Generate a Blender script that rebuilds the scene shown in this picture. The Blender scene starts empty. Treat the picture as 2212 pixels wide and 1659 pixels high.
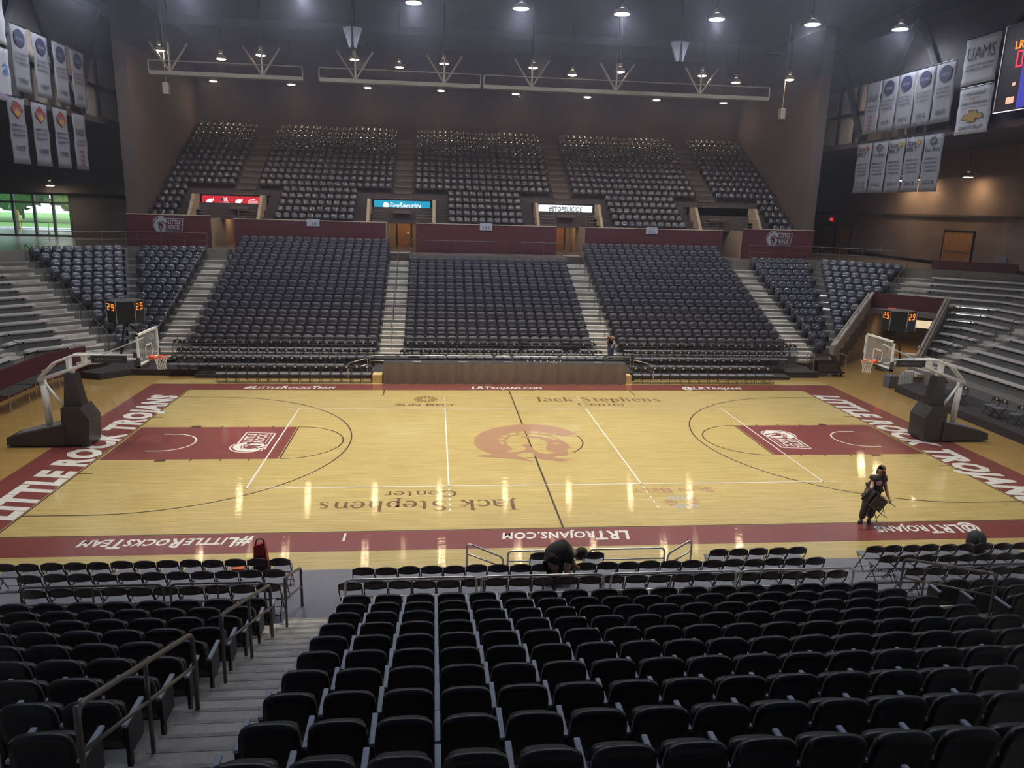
import bpy, bmesh, math, random
from mathutils import Vector, Matrix
random.seed(7)
C = bpy.context.scene.collection
PI = math.pi
SC = bpy.context.scene
# ------------------------------------------------------------------ camera
CAM = Vector((-3.4404, -25.9971, 8.3715)); YAW, PIT, ROL, FPX = .106, .2342, .0272, 1613.82
cy, sy, cp, sp, cr, sr = math.cos(YAW), math.sin(YAW), math.cos(PIT), math.sin(PIT), math.cos(ROL), math.sin(ROL)
FW = Vector((sy*cp, cy*cp, -sp)); r0 = Vector((cy, -sy, 0)); u0 = r0.cross(FW)
RT = cr*r0 + sr*u0; UP = -sr*r0 + cr*u0
cam = bpy.data.cameras.new('camera'); co = bpy.data.objects.new('camera', cam); C.objects.link(co)
M4 = Matrix(((RT.x, UP.x, -FW.x, CAM.x), (RT.y, UP.y, -FW.y, CAM.y), (RT.z, UP.z, -FW.z, CAM.z), (0, 0, 0, 1)))
co.matrix_world = M4
cam.sensor_width = 36; cam.lens = FPX/2212*36; cam.clip_start = .1; cam.clip_end = 400
SC.camera = co
def proj(p):
    d = Vector(p)-CAM; z = d.dot(FW)
    if z < .3: return (-1e5, -1e5)
    return (1106+FPX*d.dot(RT)/z, 829.5-FPX*d.dot(UP)/z)
def inframe(p, m=40):
    u, v = proj(p); return -m < u < 2212+m and -m < v < 1659+m
# ------------------------------------------------------------------ render look
SC.view_settings.view_transform = 'Standard'; SC.view_settings.look = 'None'
SC.view_settings.exposure = 0.0; SC.view_settings.gamma = 1; SC.view_settings.use_curve_mapping = False
SC.cycles.max_bounces = 5; SC.cycles.diffuse_bounces = 2; SC.cycles.glossy_bounces = 3
SC.cycles.transmission_bounces = 4; SC.cycles.transparent_max_bounces = 6; SC.cycles.volume_bounces = 0
SC.cycles.use_adaptive_sampling = True; SC.cycles.adaptive_threshold = .06
SC.cycles.sample_clamp_indirect = 30; SC.cycles.caustics_reflective = False; SC.cycles.caustics_refractive = False
SC.cycles.use_denoising = True
# ------------------------------------------------------------------ world: daylight outside
W = bpy.data.worlds.new('daylight'); SC.world = W; W.use_nodes = True
bg = W.node_tree.nodes['Background']; bg.inputs[0].default_value = (.75, .9, 1, 1); bg.inputs[1].default_value = 3.6
# ------------------------------------------------------------------ court lamps: positions and power
WARM = (1.0, .94, .74); COOL = (.80, .86, 1.0); YEL = (1.0, .74, .46)
COURT_LAMPS = [(x, y, 18.6) for y in (-5.5, 1.5, 8.5) for x in (-14.2, -8.5, -2.9, 2.8, 8.5, 14.2)]
COOL_LAMPS = [(x, 17.2, 18.6) for x in (-21.6, -16.0, -10.3, -4.6, 1.1, 6.6, 11.9, 17.4, 22.6)]
ROW_A = [(x, 25.0, 17.0) for x in (-20.2, -14.2, -8.5, -2.9, 2.8, 8.5, 14.0, 20.0)]
ROW_B = [(x, 36.8, 17.0) for x in (-20.3, -14.5, -8.7, -3.0, 2.9, 8.7, 14.4, 20.0)]
ROW_C = [(x, 27.0, 17.0) for x in (-17.1, -5.8, 5.7, 17.1)]
P_COURT, P_COOL, P_YEL = 5700, 1400, 10

# ================================================================== helpers
def nm_(m): m.use_nodes = True; return m.node_tree
MATS = {}
def mat(name, col, rough=.6, metal=0, var=0, scale=6, bump=0, bscale=60, spec=.5, emit=None, es=0, coat=0):
    if name in MATS: return MATS[name]
    m = bpy.data.materials.new(name); nt = nm_(m); b = nt.nodes['Principled BSDF']
    b.inputs['Base Color'].default_value = (*col, 1); b.inputs['Roughness'].default_value = rough
    b.inputs['Metallic'].default_value = metal; b.inputs['Specular IOR Level'].default_value = spec
    if coat: b.inputs['Coat Weight'].default_value = coat; b.inputs['Coat Roughness'].default_value = .07
    tc = None
    if var or bump:
        tc = nt.nodes.new('ShaderNodeTexCoord')
    if var:
        n = nt.nodes.new('ShaderNodeTexNoise'); n.inputs['Scale'].default_value = scale; n.inputs['Detail'].default_value = 5
        nt.links.new(tc.outputs['Object'], n.inputs['Vector'])
        r = nt.nodes.new('ShaderNodeValToRGB'); nt.links.new(n.outputs['Fac'], r.inputs['Fac'])
        r.color_ramp.elements[0].position = .3; r.color_ramp.elements[1].position = .7
        r.color_ramp.elements[0].color = (*[max(0, c*(1-var)) for c in col], 1)
        r.color_ramp.elements[1].color = (*[min(1, c*(1+var)) for c in col], 1)
        nt.links.new(r.outputs['Color'], b.inputs['Base Color'])
    if bump:
        n = nt.nodes.new('ShaderNodeTexNoise'); n.inputs['Scale'].default_value = bscale
        nt.links.new(tc.outputs['Object'], n.inputs['Vector'])
        bp = nt.nodes.new('ShaderNodeBump'); bp.inputs['Strength'].default_value = bump; bp.inputs['Distance'].default_value = .02
        nt.links.new(n.outputs['Fac'], bp.inputs['Height']); nt.links.new(bp.outputs['Normal'], b.inputs['Normal'])
    if emit:
        b.inputs['Emission Color'].default_value = (*emit, 1); b.inputs['Emission Strength'].default_value = es
    MATS[name] = m; return m
def floor_waves(nt, b, tc, amt=.24):     # boards cup slightly: fine ridges running along the boards
    L = nt.links.new; mp2 = nt.nodes.new('ShaderNodeMapping'); mp2.inputs['Scale'].default_value = (.35, 5.5, 1); L(tc.outputs['Object'], mp2.inputs['Vector'])
    n2 = nt.nodes.new('ShaderNodeTexNoise'); n2.inputs['Scale'].default_value = 4; n2.inputs['Detail'].default_value = 3
    L(mp2.outputs['Vector'], n2.inputs['Vector'])
    bp = nt.nodes.new('ShaderNodeBump'); bp.inputs['Strength'].default_value = amt; bp.inputs['Distance'].default_value = .004
    L(n2.outputs['Fac'], bp.inputs['Height']); L(bp.outputs['Normal'], b.inputs['Coat Normal']); L(bp.outputs['Normal'], b.inputs['Normal'])
def wood_floor(name='maple_floor', k=(1, 1, 1)):
    m = bpy.data.materials.new(name); nt = nm_(m); b = nt.nodes['Principled BSDF']
    tc = nt.nodes.new('ShaderNodeTexCoord'); L = nt.links.new
    br = nt.nodes.new('ShaderNodeTexBrick'); br.inputs['Scale'].default_value = 1
    br.inputs['Brick Width'].default_value = 1.1; br.inputs['Row Height'].default_value = .057
    br.inputs['Mortar Size'].default_value = .0012; br.inputs['Bias'].default_value = 0
    br.inputs['Color1'].default_value = (.62*k[0], .485*k[1], .205*k[2], 1); br.inputs['Color2'].default_value = (.55*k[0], .41*k[1], .155*k[2], 1)
    br.inputs['Mortar'].default_value = (.42, .27, .10, 1)
    L(tc.outputs['Object'], br.inputs['Vector'])
    mp = nt.nodes.new('ShaderNodeMapping'); mp.inputs['Scale'].default_value = (.5, 9, 1); L(tc.outputs['Object'], mp.inputs['Vector'])
    n = nt.nodes.new('ShaderNodeTexNoise'); n.inputs['Scale'].default_value = 1.6; n.inputs['Detail'].default_value = 4
    L(mp.outputs['Vector'], n.inputs['Vector'])
    mx = nt.nodes.new('ShaderNodeMix'); mx.data_type = 'RGBA'; mx.blend_type = 'MULTIPLY'; mx.inputs['Factor'].default_value = .55
    r = nt.nodes.new('ShaderNodeValToRGB'); r.color_ramp.elements[0].position = .35; r.color_ramp.elements[0].color = (.62, .56, .50, 1)
    r.color_ramp.elements[1].position = .62; r.color_ramp.elements[1].color = (1, 1, 1, 1)
    L(n.outputs['Fac'], r.inputs['Fac']); L(br.outputs['Color'], mx.inputs['A']); L(r.outputs['Color'], mx.inputs['B'])
    L(mx.outputs['Result'], b.inputs['Base Color'])
    b.inputs['Roughness'].default_value = .34; b.inputs['Specular IOR Level'].default_value = .4
    b.inputs['Coat Weight'].default_value = 1; b.inputs['Coat Roughness'].default_value = .03
    floor_waves(nt, b, tc)
    return m
def paint(name, col):
    m = mat(name, col, .34, 0, .05, 3, spec=.4); nt = m.node_tree; b = nt.nodes['Principled BSDF']; floor_waves(nt, b, [n for n in nt.nodes if n.type == 'TEX_COORD'][0])
    b.inputs['Coat Weight'].default_value = 1; b.inputs['Coat Roughness'].default_value = .03; return m
def stripes(name, c1, c2, axis, scale, rough=.7):      # ribbed / planked sheet: bands along one axis
    m = bpy.data.materials.new(name); nt = nm_(m); b = nt.nodes['Principled BSDF']; L = nt.links.new
    tc = nt.nodes.new('ShaderNodeTexCoord'); w = nt.nodes.new('ShaderNodeTexWave'); w.wave_type = 'BANDS'; w.bands_direction = axis
    w.inputs['Scale'].default_value = scale; w.inputs['Distortion'].default_value = .1
    L(tc.outputs['Object'], w.inputs['Vector']); r = nt.nodes.new('ShaderNodeValToRGB'); L(w.outputs['Fac'], r.inputs['Fac'])
    r.color_ramp.elements[0].color = (*c1, 1); r.color_ramp.elements[1].color = (*c2, 1); L(r.outputs['Color'], b.inputs['Base Color'])
    b.inputs['Roughness'].default_value = rough
    bp = nt.nodes.new('ShaderNodeBump'); bp.inputs['Strength'].default_value = .6; bp.inputs['Distance'].default_value = .03
    L(w.outputs['Fac'], bp.inputs['Height']); L(bp.outputs['Normal'], b.inputs['Normal']); MATS[name] = m; return m

class MB:
    def __init__(s): s.b = bmesh.new()
    def face(s, pts):
        vs = [s.b.verts.new(p) for p in pts]
        try: s.b.faces.new(vs)
        except ValueError: pass
        return s
    def box(s, x0, x1, y0, y1, z0, z1, rot=None, bev=0):
        pts = [(x, y, z) for x in (x0, x1) for y in (y0, y1) for z in (z0, z1)]
        if rot: pts = [tuple(rot @ Vector(p)) for p in pts]
        v = [s.b.verts.new(p) for p in pts]; fs = []
        for f in ((0, 1, 3, 2), (4, 6, 7, 5), (0, 4, 5, 1), (2, 3, 7, 6), (0, 2, 6, 4), (1, 5, 7, 3)): fs.append(s.b.faces.new([v[i] for i in f]))
        if bev:
            es = set(e for f in fs for e in f.edges)
            bmesh.ops.bevel(s.b, geom=list(es), offset=bev, segments=2, affect='EDGES', profile=.5)
        return s
    def prism(s, poly, z0, z1):
        a = [s.b.verts.new((p[0], p[1], z0)) for p in poly]; b = [s.b.verts.new((p[0], p[1], z1)) for p in poly]; n = len(poly)
        s.b.faces.new(a[::-1]); s.b.faces.new(b)
        for i in range(n): s.b.faces.new((a[i], a[(i+1) % n], b[(i+1) % n], b[i]))
        return s
    def hull8(s, a, b):       # two quads (4 pts each) joined to a solid
        va = [s.b.verts.new(p) for p in a]; vb = [s.b.verts.new(p) for p in b]; n = len(a)
        s.b.faces.new(va[::-1]); s.b.faces.new(vb)
        for i in range(n): s.b.faces.new((va[i], va[(i+1) % n], vb[(i+1) % n], vb[i]))
        return s
    def tube(s, pts, r, seg=8, cap=True, radii=None):
        pts = [Vector(p) for p in pts]; rings = []
        for i, p in enumerate(pts):
            if i == 0: d = pts[1]-p
            elif i == len(pts)-1: d = p-pts[i-1]
            else: d = (pts[i+1]-p).normalized()+(p-pts[i-1]).normalized()
            d = d.normalized() if d.length > 1e-6 else Vector((0, 0, 1))
            a = d.cross(Vector((0, 0, 1)))
            if a.length < .05: a = d.cross(Vector((0, 1, 0)))
            a.normalize(); b2 = d.cross(a).normalized(); rr = radii[i] if radii else r
            rings.append([s.b.verts.new(p+a*rr*math.cos(2*PI*k/seg)+b2*rr*math.sin(2*PI*k/seg)) for k in range(seg)])
        for i in range(len(rings)-1):
            A, B = rings[i], rings[i+1]
            off = min(range(seg), key=lambda o: sum((A[k].co-B[(k+o) % seg].co).length_squared for k in (0, seg//2)))
            for k in range(seg): s.b.faces.new((A[k], A[(k+1) % seg], B[(k+1+off) % seg], B[(k+off) % seg]))
        if cap and len(rings) > 1: s.b.faces.new(rings[0][::-1]); s.b.faces.new(rings[-1])
        return s
    def lathe(s, prof, c=(0, 0, 0), seg=20):
        rings = [[s.b.verts.new((c[0]+r*math.cos(2*PI*k/seg), c[1]+r*math.sin(2*PI*k/seg), c[2]+z)) for k in range(seg)] for r, z in prof]
        for i in range(len(rings)-1):
            for k in range(seg): s.b.faces.new((rings[i][k], rings[i][(k+1) % seg], rings[i+1][(k+1) % seg], rings[i+1][k]))
        s.b.faces.new(rings[0][::-1]); s.b.faces.new(rings[-1]); return s
    def grid(s, P, thick=None):  # P[i][j] points; optional thickness along vector thick -> closed slab
        n, m = len(P), len(P[0]); A = [[s.b.verts.new(p) for p in row] for row in P]
        for i in range(n-1):
            for j in range(m-1): s.b.faces.new((A[i][j], A[i+1][j], A[i+1][j+1], A[i][j+1]))
        if thick is not None:
            t = Vector(thick); B = [[s.b.verts.new(Vector(p)+t) for p in row] for row in P]
            for i in range(n-1):
                for j in range(m-1): s.b.faces.new((B[i][j], B[i][j+1], B[i+1][j+1], B[i+1][j]))
            for i in range(n-1):
                s.b.faces.new((A[i][0], B[i][0], B[i+1][0], A[i+1][0])); s.b.faces.new((A[i][-1], A[i+1][-1], B[i+1][-1], B[i][-1]))
            for j in range(m-1):
                s.b.faces.new((A[0][j], A[0][j+1], B[0][j+1], B[0][j])); s.b.faces.new((A[-1][j], B[-1][j], B[-1][j+1], A[-1][j+1]))
        return s
    def mesh(s, name, m, smooth=False, fix=True):
        if fix: bmesh.ops.recalc_face_normals(s.b, faces=s.b.faces)
        me = bpy.data.meshes.new(name); s.b.to_mesh(me); s.b.free()
        for mm in (m if isinstance(m, (list, tuple)) else [m]): me.materials.append(mm)
        if smooth:
            for p in me.polygons: p.use_smooth = True
        return me
    def build(s, name, m, parent=None, smooth=False, loc=None, fix=True):
        return link(name, s.mesh(name, m, smooth, fix), parent, loc)
def link(name, me, parent=None, loc=None, rz=0):
    o = bpy.data.objects.new(name, me); C.objects.link(o)
    if parent: o.parent = parent
    if loc is not None: o.location = loc
    if rz: o.rotation_euler.z = rz
    return o
def tag(o, label=None, cat=None, group=None, kind=None):
    if label: o['label'] = label
    if cat: o['category'] = cat
    if group: o['group'] = group
    if kind: o['kind'] = kind
    return o
def thing(name, label, cat, loc=(0, 0, 0), rz=0, group=None):
    o = bpy.data.objects.new(name, None); C.objects.link(o); o.location = loc; o.rotation_euler.z = rz
    return tag(o, label, cat, group)
def struct(o, label=None):
    o['kind'] = 'structure'
    if label: o['label'] = label
    return o
def dup(root, loc, rz, label=None, group=None):
    r = root.copy(); C.objects.link(r); r.location = loc; r.rotation_euler = (0, 0, rz)
    if label: r['label'] = label
    if group: r['group'] = group
    for ch in list(root.children):
        c = ch.copy(); C.objects.link(c); c.parent = r
        for g in list(ch.children):
            d = g.copy(); C.objects.link(d); d.parent = c
    return r
def fillet(pts, r=.12, n=4):
    pts = [Vector(p) for p in pts]; out = [pts[0]]
    for i in range(1, len(pts)-1):
        p, a, b = pts[i], (pts[i-1]-pts[i]), (pts[i+1]-pts[i]); rr = min(r, a.length*.45, b.length*.45)
        A = p+a.normalized()*rr; B = p+b.normalized()*rr
        for k in range(n+1):
            t = k/n; out.append((1-t)**2*A+2*t*(1-t)*p+t*t*B)
    out.append(pts[-1]); return out
# ---- flat lettering (real geometry laid on its surface)
_tc = {}
def text_geo(s, bold=.0, shear=0, cx=1.0, res=2):
    key = (s, bold, shear, cx, res)
    if key in _tc: return _tc[key]
    cu = bpy.data.curves.new('t', 'FONT'); cu.body = s; cu.offset = bold; cu.shear = shear; cu.resolution_u = res; cu.space_character = 1+bold*2.2
    o = bpy.data.objects.new('t', cu); C.objects.link(o)
    dg = bpy.context.evaluated_depsgraph_get(); me = bpy.data.meshes.new_from_object(o.evaluated_get(dg))
    V = [(v.co.x*cx, v.co.y) for v in me.vertices]; F = [tuple(p.vertices) for p in me.polygons]
    bpy.data.objects.remove(o); bpy.data.curves.remove(cu); bpy.data.meshes.remove(me)
    _tc[key] = (V, F); return _tc[key]
def layout(runs, gap=.055, **k):    # runs: [(text, size)] -> one geometry on a common baseline
    V, F, x = [], [], 0
    for s, sz in runs:
        if s == ' ': x += sz*.4; continue
        v, f = text_geo(s, **k); mn = min(p[0] for p in v); mx = max(p[0] for p in v); o = len(V)
        V += [((p[0]-mn)*sz+x, p[1]*sz) for p in v]; F += [tuple(i+o for i in q) for q in f]; x += (mx-mn)*sz+(-.09 if s.endswith('T') and len(runs) > 1 else gap)*sz
    return V, F
def smallcaps(s, small=.74):
    runs = []; cur = ''; cs = None
    for ch in s:
        if ch == ' ': 
            if cur: runs.append((cur, cs)); cur = ''
            runs.append((' ', 1)); cs = None; continue
        z = small if (ch.islower() or ch == '.') else 1.0
        if cs is not None and z != cs and cur: runs.append((cur, cs)); cur = ''
        cs = z; cur += ch.upper()
    if cur: runs.append((cur, cs))
    return runs
def place(V, F, org, ex, ey, w=None, h=None, n=None, lift=0, fitcap=None):
    """scale the flat shape to width w and cap height h, put its lower left corner at org, x along ex, y along ey"""
    ex, ey, org = Vector(ex), Vector(ey), Vector(org); x0 = min(p[0] for p in V); x1 = max(p[0] for p in V)
    y0 = 0 if fitcap else min(p[1] for p in V); y1 = fitcap or max(p[1] for p in V)
    sy_ = h/(y1-y0) if h else (w/(x1-x0) if w else 1.0); sx_ = w/(x1-x0) if w else sy_
    nn = ex.cross(ey)*lift
    return [org+ex*(p[0]-x0)*sx_+ey*(p[1]-y0)*sy_+nn for p in V], F
def flat(name, geo, m, parent):
    me = bpy.data.meshes.new(name); me.from_pydata([tuple(p) for p in geo[0]], [], geo[1]); me.materials.append(m)
    return link(name, me, parent)
def words(name, s, org, ex, ey, w, h, m, parent, lift=.003, caps=False, serif=False, **k):
    if serif: V, F = serif_text(s)
    else: V, F = layout(smallcaps(s) if caps else [(s, 1)], **k)
    return flat(name, place(V, F, org, ex, ey, w, h, lift=lift, fitcap=(.7 if not serif else 1.0)), m, parent)
def poly2d(outer, holes=(), res=1):
    cu = bpy.data.curves.new('p', 'CURVE'); cu.dimensions = '2D'; cu.fill_mode = 'BOTH'
    for loop in [outer]+list(holes):
        sp_ = cu.splines.new('POLY'); sp_.points.add(len(loop)-1)
        for q, p in zip(sp_.points, loop): q.co = (p[0], p[1], 0, 1)
        sp_.use_cyclic_u = True
    o = bpy.data.objects.new('p', cu); C.objects.link(o)
    dg = bpy.context.evaluated_depsgraph_get(); me = bpy.data.meshes.new_from_object(o.evaluated_get(dg))
    V = [(v.co.x, v.co.y) for v in me.vertices]; F = [tuple(p.vertices) for p in me.polygons]
    bpy.data.objects.remove(o); bpy.data.curves.remove(cu); bpy.data.meshes.remove(me); return V, F
def merge(*gs):
    V, F = [], []
    for v, f in gs: o = len(V); V += list(v); F += [tuple(i+o for i in q) for q in f]
    return V, F
def xf(g, s=1, dx=0, dy=0, sx=None): return [(p[0]*(sx or s)+dx, p[1]*s+dy) for p in g[0]], g[1]
def rect(x0, x1, y0, y1): return [(x0, y0), (x1, y0), (x1, y1), (x0, y1)], [(0, 1, 2, 3)]
def arc(cx_, cy_, r, a0, a1, w, n=48):
    V, F = [], []
    for i in range(n+1):
        a = math.radians(a0+(a1-a0)*i/n)
        for rr in (r-w/2, r+w/2): V.append((cx_+rr*math.cos(a), cy_+rr*math.sin(a)))
        if i: k = 2*i; F.append((k-2, k-1, k+1, k))
    return V, F
def seg2(a, b, w):
    a, b = Vector(a), Vector(b); n = (b-a).normalized(); n = Vector((-n.y, n.x))*w/2
    return [tuple(a+n), tuple(a-n), tuple(b-n), tuple(b+n)], [(0, 1, 2, 3)]
# serif letters as strokes: (points, width); stems get feet
def _st(pts, w):
    V, F = [], []
    P = [Vector(p) for p in pts]; ws = w if isinstance(w, (list, tuple)) else [w]*len(P)
    for i, p in enumerate(P):
        d = (P[min(i+1, len(P)-1)]-P[max(i-1, 0)]).normalized(); n = Vector((-d.y, d.x))*ws[i]/2
        V += [tuple(p+n), tuple(p-n)]
        if i: k = 2*i; F.append((k-2, k-1, k+1, k))
    return V, F
def _arcpts(cx_, cy_, rx, ry, a0, a1, n=12): return [(cx_+rx*math.cos(math.radians(a0+(a1-a0)*i/n)), cy_+ry*math.sin(math.radians(a0+(a1-a0)*i/n))) for i in range(n+1)]
def _bowl(cx_, cy_, rx, ry, a0, a1, n=14, thick=.13, thin=.05):
    pts = _arcpts(cx_, cy_, rx, ry, a0, a1, n)
    return _st(pts, [thin+(thick-thin)*abs(math.cos(math.radians(a0+(a1-a0)*i/n))) for i in range(n+1)])
def _foot(x, y, w=.26): return _st([(x-w/2, y), (x+w/2, y)], .035)
GL = {
 'J': (.5, [_st([(.3, 1), (.3, .15), (.25, -.05), (.12, -.16), (-.02, -.14)], [.14, .14, .12, .07, .04]), _foot(.3, .98, .4)]),
 'a': (.56, [_bowl(.22, .17, .19, .17, 60, 300), _st([(.42, .48), (.42, .06), (.53, .02)], [.12, .12, .05]), _bowl(.24, .46, .17, .16, 10, 160, thick=.12), _st([(.42, .3), (.2, .33)], .04)]),
 'c': (.5, [_bowl(.27, .31, .22, .31, 40, 320)]),
 'k': (.6, [_st([(.14, 1), (.14, 0)], .13), _foot(.1, .98, .16), _foot(.14, .018), _st([(.2, .28), (.46, .6)], .04), _st([(.24, .34), (.5, .02)], .12), _foot(.47, .6, .22), _foot(.5, .018, .22)]),
 'S': (.66, [_st([(.52, .8), (.42, .95), (.28, .98), (.13, .88), (.12, .72), (.25, .58), (.42, .48), (.53, .33), (.5, .13), (.33, .02), (.17, .06), (.08, .24)], [.03, .04, .06, .1, .13, .15, .15, .13, .11, .06, .04, .03])]),
 't': (.4, [_st([(.17, .82), (.17, .12), (.24, .02), (.36, .06)], [.1, .12, .1, .04]), _foot(.19, .6, .32)]),
 'e': (.52, [_bowl(.27, .31, .21, .31, 0, 320), _st([(.06, .33), (.48, .33)], .04)]),
 'p': (.62, [_st([(.14, .6), (.14, -.3)], .12), _bowl(.32, .3, .2, .3, -150, 150), _foot(.14, -.28), _foot(.08, .58, .14)]),
 'h': (.66, [_st([(.14, 1), (.14, 0)], .12), _st([(.14, .46), (.28, .6), (.42, .58), (.48, .44), (.48, 0)], [.04, .05, .09, .12, .12]), _foot(.14, .018), _foot(.48, .018), _foot(.08, .98, .14)]),
 'n': (.66, [_st([(.14, .6), (.14, 0)], .12), _st([(.14, .46), (.28, .6), (.42, .58), (.48, .44), (.48, 0)], [.04, .05, .09, .12, .12]), _foot(.14, .018), _foot(.48, .018), _foot(.08, .58, .14)]),
 's': (.46, [_st([(.36, .47), (.28, .58), (.17, .6), (.08, .5), (.12, .38), (.3, .25), (.38, .14), (.3, .02), (.17, .01), (.07, .15)], [.03, .04, .06, .09, .11, .12, .1, .06, .04, .03])]),
 'C': (.8, [_bowl(.42, .5, .36, .5, 35, 325, n=20, thick=.15)]),
 'r': (.46, [_st([(.14, .6), (.14, 0)], .12), _st([(.14, .44), (.26, .58), (.38, .56)], [.04, .06, .12]), _foot(.14, .018), _foot(.08, .58, .14)]),
 ' ': (.36, [])}
def serif_text(s):
    x = 0; gs = []
    for ch in s:
        w, parts = GL[ch]
        for g in parts: gs.append(xf(g, 1, x, 0))
        x += w+.04
    return merge(*gs)
# the team emblem: a crested helmet seen from the side, facing right
EM_O = [(2.0,.79),(1.83,.99),(1.58,1.4),(1.31,1.68),(.88,1.92),(.43,2.05),(-.01,2.07),(-.39,1.98),(-.8,1.8),(-1.23,1.51),(-1.52,1.21),(-1.77,.84),(-1.93,.44),(-2.02,-.01),(-2.02,-.43),(-1.94,-.79),(-1.8,-1.09),(-1.61,-1.35),(-1.44,-1.55),(-1.69,-1.55),(-2.02,-1.72),(-1.8,-1.8),(-1.36,-1.88),(-.97,-1.95),(-.54,-2.11),(-.12,-2.39),(-.21,-2.18),(-.46,-1.87),(-.62,-1.74),(-.52,-1.5),(-.34,-1.38),(-.11,-1.36),(-.04,-1.48),(-.03,-1.7),(.04,-1.91),(.22,-2.13),(.58,-2.26),(.87,-2.34),(1.25,-2.17),(.92,-2.01),(.63,-1.86),(.87,-1.73),(1.18,-1.72),(1.21,-1.44),(1.26,-.92),(1.43,-.88),(1.36,-.42),(1.22,.03),(1.05,.36),(.89,.63),(1.03,.78),(1.34,.5)]
EM_H = [[(-1.11,-.12),(-.96,-.1),(-.96,-.48),(-1.06,-.4)],[(-1.06,.3),(-.86,.28),(-.91,.04),(-1.14,.04)],[(-.83,.72),(-.64,.63),(-.79,.39),(-.99,.43)],[(-.61,.95),(-.37,.99),(-.33,.84),(-.57,.65),(-.69,.8)],[(-.29,1.07),(0,1.15),(.08,1.09),(.02,.89),(-.26,.86)],[(.16,1.15),(.51,1.11),(.45,.88),(.15,.91)],[(.62,1.03),(.93,.88),(.84,.69),(.55,.81)],
 [(-.86,-.21),(-.81,.1),(-.66,.42),(-.41,.67),(-.07,.79),(.38,.77),(.8,.58),(1.0,.32),(1.09,.04),(.96,.04),(.73,.29),(.45,.48),(.02,.56),(-.21,.5),(-.24,.4),(-.12,.36),(.17,.35),(.42,.26),(.6,-.03),(.64,-.41),(.49,-.91),(.53,-1.23),(.81,-1.43),(.59,-1.5),(.38,-1.52),(.2,-1.39),(.04,-1.03),(-.01,-.7),(-.06,-.46),(-.23,-.44),(-.34,-.52),(-.32,-.63),(-.24,-.73),(-.2,-.93),(-.32,-1.18),(-.62,-1.32),(-.96,-1.34),(-.66,-.94),(-.8,-.62)],
 [(.77,-.34),(1.04,-.28),(1.1,-.52)]]
EMB = poly2d(EM_O, EM_H)
def team_logo():      # helmet on the left, LITTLE over ROCK on the right, framed; 2.35 wide, 1.27 high
    e = xf(EMB, .27, .58, .64)
    t1 = layout([('LITTLE', 1)], bold=.03, shear=.2); t2 = layout([('ROCK', 1)], bold=.03, shear=.2)
    def fit(g, x0, y0, w, h):
        V, F = g; a = min(p[0] for p in V); b = max(p[0] for p in V); return [((p[0]-a)/(b-a)*w+x0, p[1]/.7*h+y0) for p in V], F
    fr = merge(seg2((.9, 1.12), (2.32, 1.12), .06), seg2((2.32, 1.15), (2.17, .02), .06), seg2((2.2, .03), (.25, .03), .06),
               arc(.58, .66, .62, 60, 245, .06), seg2((.95, .16), (2.1, .16), .02), seg2((.3, .1), (.1, .1), .05))
    return merge(e, fit(t1, 1.13, .7, 1.02, .32), fit(t2, 1.06, .27, 1.0, .34), fr)
LOGO = team_logo()

# ================================================================== materials
M_CONC = mat('grey_concrete', (.19, .18, .165), .85, 0, .12, 2, .3, 25)
M_AISLE = mat('pale_aisle_concrete', (.56, .50, .43), .85, 0, .3, 1.3, .3, 25)
M_CONCD = mat('dark_concrete', (.16, .155, .14), .9, 0, .15, 2)
M_CARPETB = mat('brown_concrete', (.08, .058, .052), .9, 0, .12, 2)
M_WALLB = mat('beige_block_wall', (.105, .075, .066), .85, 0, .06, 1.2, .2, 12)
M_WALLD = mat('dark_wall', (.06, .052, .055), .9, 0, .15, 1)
M_WALLG = mat('grey_wall', (.10, .10, .105), .9, 0, .1, 1)
M_MAR = mat('maroon_wall_paint', (.09, .016, .022), .6, 0, .08, 2)
M_SEATB = mat('black_upholstery', (.009, .008, .011), .36, 0, .15, 9, .1, 90, spec=.45)
M_SEATG = mat('charcoal_seat_back', (.048, .041, .050), .42, 0, .12, 9, spec=.5)
M_ARM = mat('grey_armrest_plastic', (.36, .38, .46), .45, 0, .05, 20)
M_FRAME = mat('black_steel', (.02, .02, .022), .4, .3, .1, 12)
M_PLAST = mat('blue_grey_plastic', (.072, .070, .088), .3, 0, .06, 8, spec=.5, coat=1)
M_PLASTD = mat('dark_plastic_seat', (.030, .025, .028), .3, 0, .06, 8, spec=.5, coat=1)
M_FOLD = mat('dark_brown_vinyl', (.045, .030, .026), .38, 0, .1, 14)
M_FOLDS = mat('grey_chair_seat', (.15, .15, .185), .45, 0, .06, 14)
M_PLAT = mat('grey_riser_deck', (.17, .165, .20), .7, 0, .08, 3)
M_PLATS = mat('dark_riser_skirt', (.035, .03, .03), .8, 0, .1, 3)
M_RAIL = mat('brushed_steel_rail', (.62, .58, .55), .3, .9, .05, 20)
M_RAILD = mat('dark_painted_rail', (.13, .11, .10), .4, .3, .1, 20)
M_WHITE = mat('white_enamel', (.74, .73, .72), .4, 0, .04, 10)
M_LINE = paint('white_court_paint', (.78, .75, .72)); M_LINED = paint('dark_court_paint', (.07, .045, .03))
M_FMAR = paint('maroon_court_paint', (.22, .055, .05)); M_FBRN = paint('brown_court_lettering', (.17, .10, .045))
M_FGREY = paint('blue_grey_court_paint', (.42, .44, .46)); M_FEM = paint('emblem_court_paint', (.42, .23, .14))
M_ALU = mat('aluminium_bench', (.78, .70, .66), .4, .15, .06, 12)
M_DOOR = mat('orange_wood_door', (.42, .19, .07), .5, 0, .15, 3)
M_GLASS = bpy.data.materials.new('clear_glass'); _n = nm_(M_GLASS); _b = _n.nodes['Principled BSDF']
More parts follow.
